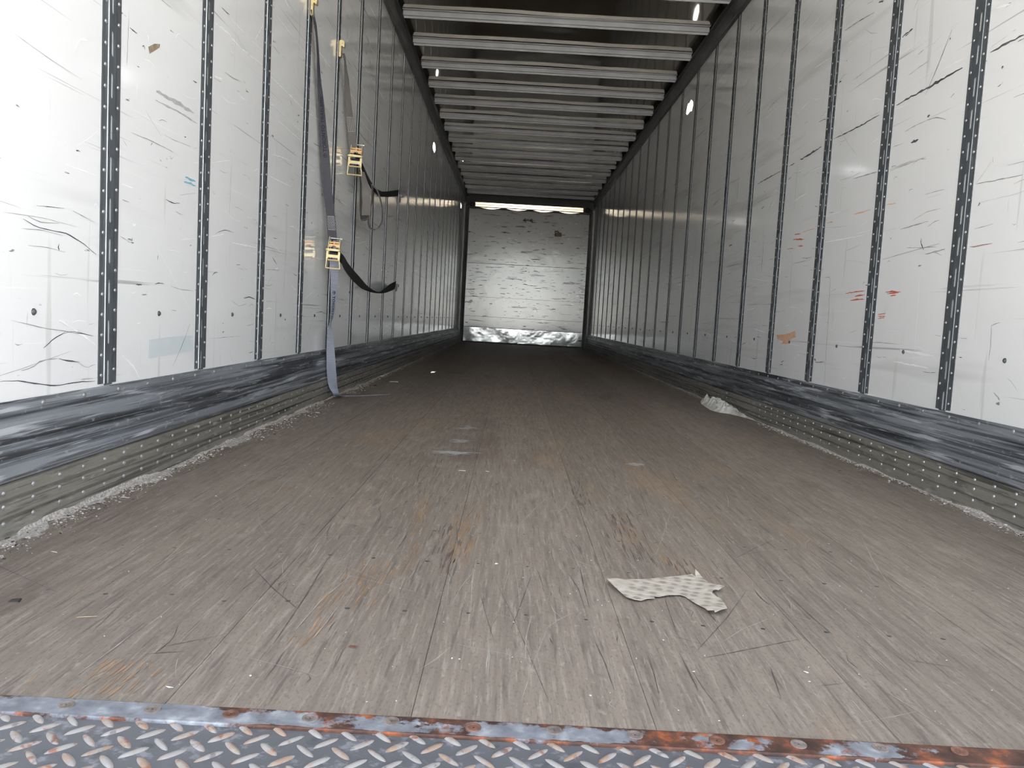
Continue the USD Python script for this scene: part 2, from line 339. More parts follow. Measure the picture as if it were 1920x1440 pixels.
CHIP = plain('paper_chip', (0.74, 0.72, 0.67), rough=0.8, vary=0.15, scale=60)
CHIP_WOOD = plain('wood_splinter', (0.55, 0.42, 0.28), rough=0.8, vary=0.2, scale=60)
CHIP_DARK = plain('dark_crumb', (0.05, 0.045, 0.04), rough=0.8, vary=0.3, scale=60)
F_PALE = plain('floor_scratch_pale', (0.40, 0.365, 0.32), rough=0.7, vary=0.25, scale=40)
F_DARK = plain('floor_scratch_dark', (0.10, 0.09, 0.08), rough=0.7, vary=0.3, scale=40)
F_RUST = plain('floor_rust_stain', (0.33, 0.215, 0.13), rough=0.75, vary=0.35, scale=60, stretch=(1, .2, 1))
F_BROWN = plain('floor_dark_stain', (0.155, 0.12, 0.103), rough=0.7, vary=0.3, scale=60, stretch=(1, .2, 1))
F_SCUFF = plain('floor_pale_scuff', (0.46, 0.46, 0.46), rough=0.7, vary=0.3, scale=60)

# ------------------------------------------------------------------ measured data (metres; walls as (y, z))
MARKS_R = [
    ('dark', 0.012, [(1.449, 1.414), (1.552, 1.418), (1.654, 1.415)]),
    ('dark', 0.014, [(1.77, 1.419), (1.885, 1.416), (2.029, 1.415), (2.241, 1.415)]),
    ('dark', 0.009, [(2.374, 1.415), (2.57, 1.412), (2.855, 1.42)]),
    ('dark', 0.014, [(2.99, 1.414), (3.277, 1.408)]),
    ('dark', 0.009, [(3.356, 1.407), (4.004, 1.405)]),
    ('dark', 0.016, [(2.232, 1.671), (2.19, 1.674), (2.15, 1.676)]),
    ('dark', 0.014, [(2.081, 1.239), (2.054, 1.241), (2.026, 1.241)]),
    ('dark', 0.012, [(2.477, 1.896), (2.432, 1.887)]),
    ('dark', 0.014, [(1.545, 1.349), (1.535, 1.349)]),
    ('dark', 0.014, [(1.975, 1.31), (1.957, 1.309)]),
    ('dark', 0.012, [(2.837, 1.675), (2.807, 1.673)]),
    ('dark', 0.01, [(1.87, 1.541), (1.865, 1.548)]),
    ('red', 0.01, [(3.264, 1.025), (3.176, 1.016)]),
    ('red', 0.012, [(3.281, 0.999), (3.117, 0.986)]),
    ('red', 0.009, [(3.2, 0.956), (3.123, 0.952)]),
    ('red', 0.006, [(3.361, 0.956), (3.262, 0.953)]),
    ('red', 0.007, [(2.553, 0.693), (2.515, 0.696), (2.358, 0.7)]),
    ('red', 0.01, [(2.452, 0.678), (2.355, 0.684)]),
    ('red', 0.009, [(2.497, 0.664), (2.356, 0.665)]),
    ('red', 0.009, [(2.171, 0.689), (2.05, 0.685)]),
    ('red', 0.007, [(2.161, 0.681), (2.066, 0.682)]),
    ('red', 0.006, [(2.132, 0.672), (2.081, 0.674)]),
    ('red', 0.006, [(2.222, 0.602), (2.154, 0.604)]),
    ('red', 0.007, [(2.22, 0.594), (2.157, 0.594)]),
    ('red', 0.006, [(2.219, 0.586), (2.164, 0.588)]),
    ('orange', 0.008, [(2.538, 1.034), (2.373, 1.033)]),
    ('orange', 0.01, [(2.838, 1.033), (2.762, 1.029)]),
    ('orange', 0.008, [(2.231, 1.032), (2.156, 1.028)]),
    ('orange', 0.007, [(3.14, 1.023), (2.982, 1.024)]),
    ('grey', 0.006, [(2.806, 0.777), (2.737, 0.776), (2.717, 0.603), (2.71, 0.431), (2.695, 0.282)]),
    ('grey', 0.005, [(1.419, 0.574), (1.439, 0.57), (1.459, 0.565), (1.453, 0.513), (1.454, 0.458)]),
    ('brown', 0.007, [(1.645, 0.814), (1.57, 0.813), (1.498, 0.814)]),
    ('dark', 0.01, [(1.933, 0.872), (1.938, 0.857), (1.91, 0.83)]),
    ('grey', 0.007, [(1.895, 0.812), (1.767, 0.82)]),
    ('grey', 0.01, [(1.411, 0.363), (1.379, 0.346)]),
    ('dark', 0.006, [(3.312, 0.349), (3.265, 0.363)]),
    ('dark', 0.006, [(3.335, 0.336), (3.277, 0.342)]),
    ('dark', 0.01, [(4.551, 1.08), (4.471, 1.08)]),
    ('dark', 0.008, [(3.829, 1.249), (3.876, 1.237)]),
    ('white', 0.014, [(2.012, 0.469), (1.774, 0.456)]),
    ('white', 0.01, [(2.053, 0.423), (1.802, 0.414)]),
    ('white', 0.006, [(2.883, 0.945), (2.495, 0.934)]),
    ('white', 0.008, [(1.644, 1.555), (1.519, 1.531)]),
    ('white', 0.006, [(3.375, 0.461), (3.049, 0.449)]),
    ('grey', 0.005, [(2.227, 1.164), (1.962, 1.163)]),
    ('grey', 0.006, [(2.101, 0.922), (1.899, 0.928)]),
    ('grey', 0.005, [(1.62, 1.012), (1.383, 0.999)]),
    ('grey', 0.006, [(2.185, 1.176), (2.345, 1.181), (2.577, 1.193)]),
    ('dark', 0.01, [(1.586, 0.949), (1.596, 0.94)]),
    ('grey', 0.006, [(1.804, 1.344), (1.829, 1.337)]),
]
MARKS_L = [
    ('white', 0.012, [(0.906, 1.058), (0.921, 1.083), (0.958, 1.096)]),
    ('dark', 0.008, [(1.163, 1.196), (1.18, 1.195), (1.204, 1.196)]),
    ('grey', 0.006, [(1.178, 0.935), (1.302, 0.939), (1.442, 0.938)]),
    ('grey', 0.004, [(1.375, 0.974), (1.44, 0.973), (1.569, 0.98)]),
    ('grey', 0.003, [(1.26, 1.012), (1.3, 0.992), (1.358, 0.966)]),
    ('smear', 0.02, [(1.322, 1.082), (1.453, 1.087), (1.584, 1.085)]),
    ('smear', 0.01, [(1.32, 1.055), (1.474, 1.062), (1.615, 1.061)]),
    ('blue', 0.012, [(1.53, 0.881), (1.626, 0.879)]),
    ('blue', 0.012, [(1.523, 0.867), (1.627, 0.866)]),
    ('dark', 0.006, [(0.717, 0.655), (0.762, 0.643), (0.828, 0.641), (0.876, 0.642), (0.945, 0.627), (1.011, 0.604)]),
    ('grey', 0.005, [(0.733, 0.662), (0.773, 0.654), (0.848, 0.661)]),
    ('dark', 0.01, [(0.849, 0.615), (0.847, 0.607), (0.851, 0.6)]),
    ('dark', 0.008, [(0.915, 0.835), (0.933, 0.836)]),
    ('white', 0.008, [(1.004, 1.065), (1.029, 1.055)]),
    ('white', 0.01, [(1.741, 1.414), (1.853, 1.424), (1.983, 1.414), (2.161, 1.427), (2.245, 1.433)]),
    ('white', 0.008, [(2.342, 1.421), (2.834, 1.421), (3.171, 1.444)]),
    ('white', 0.004, [(1.819, 1.479), (2.094, 1.479), (2.287, 1.489)]),
    ('white', 0.005, [(2.338, 1.321), (2.608, 1.313), (2.82, 1.313)]),
    ('white', 0.005, [(2.453, 1.275), (2.807, 1.272)]),
    ('white', 0.004, [(2.965, 1.76), (3.915, 1.769), (4.65, 1.753)]),
    ('white', 0.004, [(2.41, 1.68), (2.878, 1.67)]),
    ('white', 0.004, [(4.289, 2.448), (5.289, 2.496), (6.037, 2.52)]),
    ('white', 0.004, [(3.864, 2.03), (5.028, 2.051)]),
    ('white', 0.004, [(3.632, 1.692), (4.662, 1.702)]),
    ('grey', 0.006, [(2.329, 1.548), (2.462, 1.545)]),
    ('dark', 0.007, [(0.793, 0.383), (0.815, 0.394), (0.833, 0.402), (0.878, 0.416)]),
    ('grey', 0.006, [(0.714, 0.338), (0.754, 0.342), (0.783, 0.356), (0.847, 0.357)]),
    ('dark', 0.007, [(0.853, 0.357), (0.879, 0.35), (0.944, 0.343)]),
    ('dark', 0.007, [(0.644, 0.321), (0.698, 0.318), (0.766, 0.306), (0.841, 0.295), (0.938, 0.296), (1.026, 0.292)]),
    ('white', 0.012, [(1.151, 0.349), (1.196, 0.329), (1.247, 0.285)]),
    ('dark', 0.008, [(1.574, 1.182), (1.604, 1.183)]),
    ('white', 0.008, [(1.748, 1.248), (1.815, 1.255)]),
    ('grey', 0.004, [(0.874, 0.413), (0.907, 0.419), (1.016, 0.402)]),
    ('white', 0.01, [(0.852, 0.444), (0.942, 0.412), (1.024, 0.38)]),
    ('grey', 0.005, [(0.678, 0.444), (0.79, 0.427), (1.016, 0.404)]),
    ('dark', 0.006, [(1.302, 0.935), (1.296, 0.927)]),
    ('grey', 0.004, [(1.762, 0.379), (2.067, 0.381)]),
    ('grey', 0.006, [(2.954, 0.5), (3.312, 0.499)]),
    ('dark', 0.006, [(3.179, 0.472), (3.203, 0.456)]),
    ('white', 0.012, [(5.227, 0.82), (5.625, 0.826)]),
    ('dark', 0.008, [(6.411, 1.94), (6.628, 1.974)]),
    ('white', 0.004, [(2.368, 1.03), (2.683, 1.038)]),
    ('white', 0.004, [(3.219, 1.125), (3.883, 1.122)]),
    ('white', 0.005, [(1.954, 0.721), (2.362, 0.731)]),
]
TAPE_L = [(1.269, 1.183), (1.307, 1.204), (1.34, 1.214), (1.337, 1.204), (1.308, 1.186), (1.276, 1.167)]
PATCH_L = [(1.302, 0.387), (1.45, 0.393), (1.611, 0.393), (1.636, 0.345), (1.491, 0.338), (1.304, 0.334)]
ORANGE_R = [(3.419, 0.495), (3.299, 0.5), (3.219, 0.508), (3.135, 0.523), (3.12, 0.49), (3.195, 0.478), (3.221, 0.452), (3.32, 0.449), (3.308, 0.469), (3.395, 0.472)]
HOLE_R = [(6.18, 2.489), (6.106, 2.454), (6.084, 2.417), (6.122, 2.377), (6.2, 2.392), (6.294, 2.386), (6.357, 2.408), (6.357, 2.441), (6.307, 2.489), (6.25, 2.478)]
HOLE_L = [(8.525, 2.496), (8.681, 2.505), (8.774, 2.449), (8.638, 2.394), (8.48, 2.395), (8.423, 2.449)]
HOLE_L2 = [(13.307, 2.483), (13.678, 2.484), (13.585, 2.41), (13.297, 2.403), (13.233, 2.45)]
WEB1 = [((-1.224, 2.873, 1.879), (-1.2216, 2.9208, 1.8965)), ((-1.2212, 2.885, 1.8548), (-1.2213, 2.9334, 1.8721)), ((-1.2144, 2.9029, 1.8182), (-1.2157, 2.9517, 1.835)), ((-1.2103, 2.9299, 1.762), (-1.214, 2.9791, 1.7781)), ((-1.2107, 2.9548, 1.7087), (-1.2129, 3.0038, 1.724)), ((-1.2135, 2.9798, 1.6544), (-1.2129, 3.0281, 1.6688)), ((-1.2164, 3.0047, 1.5992), (-1.2114, 3.0518, 1.6126)), ((-1.2178, 3.0296, 1.543), (-1.2054, 3.0739, 1.5551)), ((-1.2192, 3.0546, 1.4859), (-1.2004, 3.0955, 1.4966)), ((-1.2216, 3.0945, 1.3925), (-1.1942, 3.1294, 1.4011)), ((-1.2227, 3.1543, 1.2479), (-1.1816, 3.1744, 1.2527)), ((-1.2219, 3.1943, 1.1485), (-1.1798, 3.2129, 1.1526)), ((-1.2097, 3.2541, 0.9952), (-1.1705, 3.2771, 0.999)), ((-1.2082, 3.284, 0.9162), (-1.1639, 3.299, 0.9189)), ((-1.2064, 3.303, 0.8654), (-1.1618, 3.3177, 0.8679))]
TAIL1 = [((-1.1993, 3.313, 0.7631), (-1.1514, 3.3201, 0.7649)), ((-1.1949, 3.3197, 0.7245), (-1.1524, 3.3381, 0.7266)), ((-1.1916, 3.3293, 0.6688), (-1.1595, 3.3605, 0.671)), ((-1.1911, 3.3412, 0.5984), (-1.1648, 3.3776, 0.6001)), ((-1.1903, 3.3508, 0.5418), (-1.1724, 3.3927, 0.5428)), ((-1.1898, 3.3579, 0.499), (-1.1798, 3.4037, 0.4995)), ((-1.1927, 3.3651, 0.4558), (-1.189, 3.413, 0.4557)), ((-1.1985, 3.3713, 0.4181), (-1.2009, 3.4206, 0.4173)), ((-1.2072, 3.3761, 0.3887), (-1.194, 3.4204, 0.3881)), ((-1.2116, 3.3842, 0.3391), (-1.1848, 3.4201, 0.3386)), ((-1.2146, 3.3962, 0.2658), (-1.1741, 3.4176, 0.2658)), ((-1.2138, 3.4105, 0.1773), (-1.1626, 3.4105, 0.1786)), ((-1.2088, 3.421, 0.1121), (-1.1574, 3.421, 0.1135)), ((-1.1971, 3.4287, 0.0649), (-1.1579, 3.4521, 0.0637)), ((-1.1794, 3.433, 0.0388), (-1.1533, 3.4698, 0.0358))]
BLACK1 = [((-1.1758, 3.5419, 0.8048), (-1.2258, 3.7406, 0.7682)), ((-1.1758, 3.6943, 0.7679), (-1.2258, 3.8274, 0.7395)), ((-1.1758, 4.0456, 0.7094), (-1.2258, 4.1155, 0.6821)), ((-1.1758, 4.3911, 0.6583), (-1.2258, 4.4664, 0.6431)), ((-1.1758, 4.7338, 0.6377), (-1.2258, 4.8614, 0.6345)), ((-1.1758, 5.0326, 0.6713), (-1.2258, 5.313, 0.646)), ((-1.1758, 5.28, 0.7154), (-1.2258, 5.6191, 0.6704)), ((-1.1758, 5.6111, 0.7532), (-1.2258, 5.8779, 0.699))]
WEB2 = [((-1.2103, 3.483, 1.8784), (-1.2065, 3.5309, 1.8935)), ((-1.2052, 3.4959, 1.8631), (-1.2044, 3.5445, 1.8782)), ((-1.2033, 3.5107, 1.8453), (-1.2039, 3.5596, 1.8602)), ((-1.206, 3.5383, 1.8112), (-1.2021, 3.5862, 1.8254)), ((-1.2108, 3.5752, 1.7646), (-1.1967, 3.6193, 1.7775)), ((-1.2158, 3.6213, 1.705), (-1.1955, 3.662, 1.7165)), ((-1.2209, 3.6674, 1.6438), (-1.192, 3.7018, 1.6532)), ((-1.222, 3.7134, 1.5811), (-1.1906, 3.7458, 1.5896)), ((-1.2222, 3.7651, 1.509), (-1.1773, 3.7794, 1.5133)), ((-1.2222, 3.7964, 1.4642), (-1.1767, 3.8097, 1.4681)), ((-1.2216, 3.813, 1.4402), (-1.17, 3.813, 1.4415))]
BLACK2 = [((-1.1758, 3.9872, 1.3929), (-1.2258, 4.159, 1.4162)), ((-1.1758, 4.1174, 1.3653), (-1.2258, 4.3122, 1.3771)), ((-1.1758, 4.2734, 1.3393), (-1.2258, 4.4713, 1.3525)), ((-1.1758, 4.4372, 1.3217), (-1.2258, 4.6397, 1.3297)), ((-1.1758, 4.6705, 1.3337), (-1.2258, 4.8583, 1.3302)), ((-1.1758, 4.9427, 1.3725), (-1.2258, 5.185, 1.3677)), ((-1.1758, 5.2398, 1.4248), (-1.2258, 5.5465, 1.4238)), ((-1.1758, 5.5394, 1.4781), (-1.2258, 5.8317, 1.4687))]
TAIL2 = [((-1.1713, 3.893, 1.3252), (-1.1505, 3.9339, 1.3329)), ((-1.1634, 3.9015, 1.2864), (-1.1369, 3.9386, 1.2932)), ((-1.157, 3.908, 1.2564), (-1.1246, 3.94, 1.2623)), ((-1.157, 3.9197, 1.2014), (-1.1083, 3.9252, 1.2035)), ((-1.1538, 3.9308, 1.1494), (-1.1045, 3.934, 1.1511)), ((-1.1569, 3.9373, 1.1183), (-1.1021, 3.9373, 1.1198)), ((-1.1576, 3.9439, 1.0873), (-1.1036, 3.9439, 1.0887)), ((-1.1585, 3.9491, 1.0624), (-1.1148, 3.9664, 1.0655)), ((-1.1585, 3.953, 1.0436), (-1.1478, 3.9991, 1.0492))]
TAIL2B = [((-1.1896, 3.953, 1.335), (-1.1757, 3.9976, 1.3431)), ((-1.18, 3.9651, 1.2804), (-1.1695, 4.0112, 1.2882)), ((-1.1818, 3.982, 1.2032), (-1.1658, 4.0256, 1.21)), ((-1.1835, 3.9955, 1.1408), (-1.1655, 4.0381, 1.147)), ((-1.1803, 4.0076, 1.0846), (-1.1585, 4.048, 1.09)), ((-1.1737, 4.013, 1.0597), (-1.148, 4.0508, 1.0648))]
LOOP2 = [(-1.133, 4.083, 1.2833), (-1.1158, 4.083, 1.2679), (-1.0961, 4.083, 1.2495), (-1.0823, 4.083, 1.2208), (-1.0708, 4.083, 1.1855), (-1.0627, 4.083, 1.1499), (-1.0577, 4.083, 1.1108), (-1.0576, 4.083, 1.0682), (-1.0647, 4.083, 1.0415), (-1.0787, 4.083, 1.0177), (-1.1014, 4.083, 1.0032), (-1.1232, 4.083, 1.007), (-1.1373, 4.083, 1.0243), (-1.1425, 4.083, 1.0536), (-1.1368, 4.083, 1.0933), (-1.129, 4.083, 1.1462), (-1.1252, 4.083, 1.1988), (-1.125, 4.083, 1.2511), (-1.1287, 4.083, 1.2835)]
SCRAP = [(0.0023, 0.5572), (0.0172, 0.5649), (0.0491, 0.5739), (0.0805, 0.5835), (0.1355, 0.6112), (0.1857, 0.6343), (0.1888, 0.6281), (0.1907, 0.6228), (0.1967, 0.6546), (0.203, 0.6344), (0.2058, 0.6043), (0.2155, 0.5712), (0.2308, 0.553), (0.2154, 0.5369), (0.2105, 0.5411), (0.2046, 0.5362), (0.2002, 0.5255), (0.2027, 0.5137), (0.2087, 0.4978), (0.2103, 0.4816), (0.2089, 0.4607), (0.2058, 0.4379), (0.1944, 0.4241), (0.1836, 0.413), (0.1759, 0.4077), (0.1757, 0.4161), (0.1653, 0.4189), (0.1627, 0.4381), (0.1558, 0.4572), (0.147, 0.4835), (0.1433, 0.4971), (0.1348, 0.5045), (0.1188, 0.5005), (0.108, 0.4964), (0.0929, 0.4869), (0.0809, 0.485), (0.0817, 0.4757), (0.067, 0.4711), (0.0536, 0.4598), (0.041, 0.4625), (0.0328, 0.4682), (0.0276, 0.472), (0.0149, 0.5134)]
FLAKES = [(-1.2271, 2.2585), (-1.1239, 2.8598), (-1.08, 2.837), (-1.2199, 5.2531), (-1.044, 4.7983), (-1.1125, 4.4308), (-0.9618, 1.0899), (-0.346, 1.6126), (-0.2679, 1.626), (0.2448, 1.9167), (-0.4069, 2.6229), (-0.3956, 2.2325), (-0.4301, 1.9501), (-0.2159, 0.6448), (-0.9307, 0.3285), (-0.9018, 0.3459), (-1.1436, 0.55), (-1.082, 0.5651), (-0.8526, 0.2566), (-0.3013, 0.0805), (-0.6307, 0.0418), (-0.65, 0.0336), (-0.9971, 0.3057), (1.0577, 2.0192), (0.7862, 1.1645), (1.0745, 1.3999), (-0.4216, 0.197), (-0.3935, 0.5359), (0.2605, 0.1953), (0.5667, 0.6443), (0.4998, 0.343)]
ENDPATCH = [(0.4986, 14.4816, 2.2101), (0.5694, 14.4816, 2.2191), (0.5817, 14.4816, 2.1845), (0.6332, 14.4816, 2.1773), (0.6425, 14.4816, 2.1073), (0.5049, 14.4816, 2.1046)]

# ------------------------------------------------------------------ yard outside
obj('ground', box(-150, 150, -200, 120, -1.45, -1.25), YARD, kind='structure', label='grey concrete yard under and behind the trailer', category='ground')

# ------------------------------------------------------------------ floor
floor = thing('floor', kind='structure', label='worn brown laminated hardwood trailer floor running to the front wall', category='floor')
rng = np.random.default_rng(5)
NB = 8
bw = (WR - WL) / NB
tri_prof = lambda x0, x1, top: Polygon([(x0 + .0003, -.035), (x0 + .0003, top - .0007), (x0 + .0010, top), (x1 - .0010, top), (x1 - .0003, top - .0007), (x1 - .0003, -.035)])
for k in range(NB):
    x0 = WL + k * bw
    m = extrude(tri_prof(x0, x0 + bw, 0.0 - 0.0002 * (k % 3)), YE + 0.02, 'xzy', 0.0)
    obj('floorboard', m, FLOORS[[0, 1, 0, 2, 0, 1, 2, 0][k]], floor)
obj('subfloor', box(WL - .05, WR + .05, 0.0, YE + .05, -.10, -.036), JOINT, floor)
scr = []
for r in range(47):
    y = 0.365 + r * 0.2555 + (0.02 if r % 2 else 0)
    for k in range(NB):
        for fx in (.18, .5, .82):
            scr.append((np.eye(3), np.array([WL + (k + fx) * bw + rng.normal(0, .006), y + rng.normal(0, .006), -.0008])))
obj('floor_screws', scatter(dome_mesh(.0055, .0012, 6), scr), BOLT_DARK, floor, kind='stuff')

def fstroke(pts, width, seed, lift=.0004):
    r = np.random.default_rng(seed)
    p = np.array(pts, float)
    L = np.r_[0, np.cumsum(np.linalg.norm(np.diff(p, axis=0), axis=1))]
    n = max(5, min(40, int(L[-1] / .015)))
    t = np.linspace(0, L[-1], n)
    c = np.stack([np.interp(t, L, p[:, k]) for k in (0, 1)], 1)
    d = np.gradient(c, axis=0)
    d /= np.linalg.norm(d, axis=1, keepdims=True) + 1e-9
    nr = np.stack([-d[:, 1], d[:, 0]], 1)
    wd = width * .5 * np.clip(np.sin(np.linspace(.1, math.pi - .1, n)) ** .5, .1, 1) * r.uniform(.4, 1.15, n)
    a, b = c + nr * wd[:, None], c - nr * wd[:, None]
    P = np.concatenate([np.c_[a, np.full(n, lift)], np.c_[b, np.full(n, lift)]])
    i = np.arange(n - 1)
    return P, np.vstack([np.stack([n + i, n + i + 1, i + 1], 1), np.stack([n + i, i + 1, i], 1)])

def pile(parts):
    V, F, o = [], [], 0
    for v, f in parts:
        V.append(v); F.append(f + o); o += len(v)
    return np.concatenate(V), np.concatenate(F)

fr_ = np.random.default_rng(12)
light, dark = [], []
for k in range(900):
    y = .03 + 8.5 * fr_.beta(.9, 2.2)
    x = float(np.clip(fr_.normal(-.05, .55), -1.15, 1.15))
    l = min(.7, fr_.exponential(.10) + .02)
    a = fr_.normal(0, .10) if fr_.random() < .82 else fr_.uniform(-1.4, 1.4)
    q = [(x, y), (x + l * .5 * math.sin(a) + fr_.normal(0, .004), y + l * .5 * math.cos(a)), (x + l * math.sin(a), y + l * math.cos(a))]
    (light if fr_.random() < .6 else dark).append(fstroke(q, fr_.uniform(.0006, .0024), 9000 + k, .00025 + 2e-7 * k))
obj('pale_scratches', pile(light), F_PALE, floor, kind='stuff')
obj('dark_scratches', pile(dark), F_DARK, floor, kind='stuff')
def stain(name, mat_, x, y, w, l, n, seed, lean=0.0, wid=(.0012, .0048)):
    r = np.random.default_rng(seed)
    ps = []
    for k in range(n):
        xx, yy, ll = x + r.normal(0, w * .38), y + r.uniform(-l / 2, l / 2), r.uniform(.05, .25) * l + .012
        ps.append(fstroke([(xx, yy - ll / 2), (xx + lean * ll + r.normal(0, .002), yy + ll / 2)], r.uniform(*wid), seed * 50 + k, .0002 + 3e-6 * k + 1e-6 * (seed % 13)))
    obj(name, pile(ps), mat_, floor)
for x, y, w, l, n in ((-.415, 1.06, .035, .30, 34), (-.295, .88, .045, .62, 60), (-.40, .72, .03, .35, 26), (-.46, .50, .06, .26, 50), (-.50, .31, .03, .22, 18), (-.715, .06, .07, .10, 40), (.155, .74, .022, .24, 20), (-1.083, .565, .012, .03, 8), (.10, 1.0, .03, .25, 14)):
    stain('rust_stain', F_RUST, x, y, w, l, n, int(1000 + 100 * x + y * 37), .04)
for x, y, w, l, n in ((.10, .92, .05, .42, 40), (.02, 1.30, .04, .30, 24), (-.33, .75, .05, .35, 30), (.17, .62, .05, .22, 24)):
    stain('dark_stain', F_BROWN, x, y, w, l, n, int(2000 + 100 * x + y * 37), .02, (.002, .006))
for x, y, w, dy in ((-.406, 2.62, .10, .10), (-.40, 2.23, .10, .07), (-.44, 1.95, .17, .05), (.255, 1.92, .075, .03), (-.42, 1.93, .10, .06)):
    r_ = np.random.default_rng(int(3000 + 100 * x + y * 7))
    obj('pale_scuff', pile([fstroke([(x + r_.normal(0, w * .25), yy := y + r_.normal(0, dy * .35)), (x + r_.normal(0, w * .25) + w * .3, yy + r_.normal(0, .006))], r_.uniform(.006, .02), 70 + k, .0006 + 4e-6 * k) for k in range(16)]), F_SCUFF, floor)

# ------------------------------------------------------------------ side walls: panels, logistics posts, bolts, marks
joints = [0.02] + [P0 + S * i for i in range(-1, 22) if P0 + S * i > 0.1] + [YE]
def blob(poly, r=.012):
    return Polygon(poly).buffer(r).buffer(-r)

def post_mesh(side):
    """hat-section steel strip with slots, flange - step - raised face - step - flange; local y across, z up, x out of the wall."""
    z0, z1 = 0.283, ZT
    f = sbox(-.045, z0, -.019, z1)
    g = sbox(.019, z0, .045, z1)
    face = sbox(-.019, z0 - .004, .019, z1)
    slots = []
    n = 0
    while True:
        top = 0.3435 + n * 0.1017
        if top > z1 - .03:
            break
        slots.append(shapely.affinity.translate(Point(0, 0).buffer(.0058, 4).union(Point(0, .0505).buffer(.0058, 4)).convex_hull, 0, top - .0568))
        n += 1
    face = face.difference(shapely.union_all(slots))
    ms = [extrude(f, .0022, 'yzx'), extrude(g, .0022, 'yzx'), extrude(face, .0016, 'yzx', .0030)]
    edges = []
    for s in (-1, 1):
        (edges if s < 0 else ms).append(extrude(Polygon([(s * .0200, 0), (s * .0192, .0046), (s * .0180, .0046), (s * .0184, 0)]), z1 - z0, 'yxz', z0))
    m, e = cat(ms), cat(edges)
    if side > 0:
        for q in (m, e):
            q.vertices[:, 0] *= -1
            q.invert()
    return m, e

import shapely.affinity
RV = dome_mesh(.0052, .0034, 7)
def post_rivets(side):
    M = TO_RIGHT if side < 0 else TO_LEFT
    out = []
    z = 0.305
    k = 0
    while z < ZT - .02:
        for s in (-1, 1):
            out.append((M, np.array([-side * .0022, s * .032, z + (0.012 if s > 0 else 0)])))
        z += .0508
    return scatter(RV, out)

def wall(side, name, label, holes):
    w = thing(name, kind='structure', label=label, category='wall')
    X = WL if side < 0 else WR
    ox = X - .012 if side < 0 else X                      # panel sheet 12 mm thick, outside the inner face
    for a, b in zip(joints[:-1], joints[1:]):
        poly = sbox(a + .001, -.05, b - .001, 2.86)
        for h in holes:
            poly = poly.difference(h)
        obj('wall_panel', extrude(poly, .012, 'yzx', ox), PANEL, w)
    (pm, pe), pr = post_mesh(side), post_rivets(side)
    for i, y in enumerate(joints[1:-1]):
        q = pm.copy(); q.apply_translation([X, y, 0])
        path = obj('logistics_post', q, DARK_STEEL, w)
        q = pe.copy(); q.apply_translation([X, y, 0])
        obj('painted_lit_step', q, LIT_EDGE_L if side < 0 else LIT_EDGE_R, path)  # step towards the doors, its lit look put into the colour
        obj('rivets', (pr[0] + [X, y, 0], pr[1]), RIVET, path, smooth=True, kind='stuff')
    M = TO_RIGHT if side < 0 else TO_LEFT
    for a, b in zip(joints[:-1], joints[1:]):
        v, f = dome_mesh(.008, .006, 9)
        obj('bolt_head', (v @ M.T + [X, (a + b) / 2 + (-.01 if side < 0 else .0), .462], f), BOLT_DARK, w, smooth=True)
    return w, X

HR, HL, HL2 = blob(HOLE_R), blob(HOLE_L), blob(HOLE_L2)
wl, _ = wall(-1, 'wall_left', 'scuffed white panelled left side wall with slotted dark posts and two daylight holes', [HL, HL2])
wr, _ = wall(1, 'wall_right', 'scuffed white panelled right side wall with slotted dark posts and one ragged daylight hole', [HR])

def stroke(pts, width, X, side, seed, lift=.0005):
    """a scuff: a thin tapering strip lying on the wall."""
    r = np.random.default_rng(seed)
    p = np.array(pts, float)
    L = np.r_[0, np.cumsum(np.linalg.norm(np.diff(p, axis=0), axis=1))]
    n = max(6, min(60, int(L[-1] / .018)))
    t = np.linspace(0, L[-1], n)
    c = np.stack([np.interp(t, L, p[:, k]) for k in (0, 1)], 1)
    d = np.gradient(c, axis=0)
    d /= np.linalg.norm(d, axis=1, keepdims=True) + 1e-9
    nrm = np.stack([-d[:, 1], d[:, 0]], 1)
    wd = width * .5 * np.clip(np.sin(np.linspace(.12, math.pi - .12, n)) ** .5, .1, 1) * r.uniform(.45, 1.15, n)
    c = c + nrm * (r.normal(0, width * .12, n))[:, None]
    a, b = c + nrm * wd[:, None], c - nrm * wd[:, None]
    x = np.full(n, X - side * lift)
    P = np.concatenate([np.c_[x, a], np.c_[x, b]])
    i = np.arange(n - 1)
    return P, np.vstack([np.stack([i, i + 1, n + i + 1], 1), np.stack([i, n + i + 1, n + i], 1)])

def join(parts):
    V, F, o = [], [], 0
    for v, f in parts:
        V.append(v); F.append(f + o); o += len(v)
    return np.concatenate(V), np.concatenate(F)

def clear_of_posts(y):
    return min(abs(y - j) for j in joints) > .055

def clip_marks(marks):
    """cuts each measured scrape at the posts it passes behind."""
    for c, w, pts in marks:
        p = np.array(pts)
        n = max(3, int(np.linalg.norm(np.diff(p, axis=0), axis=1).sum() / .012))
        L = np.r_[0, np.cumsum(np.linalg.norm(np.diff(p, axis=0), axis=1))]
        t = np.linspace(0, L[-1], n)
        q = np.stack([np.interp(t, L, p[:, k]) for k in (0, 1)], 1)
        run = []
        for a in q:
            if clear_of_posts(a[0]):
                run.append(a)
            else:
                if len(run) > 2:
                    yield c, w, run
                run = []
        if len(run) > 2:
            yield c, w, run

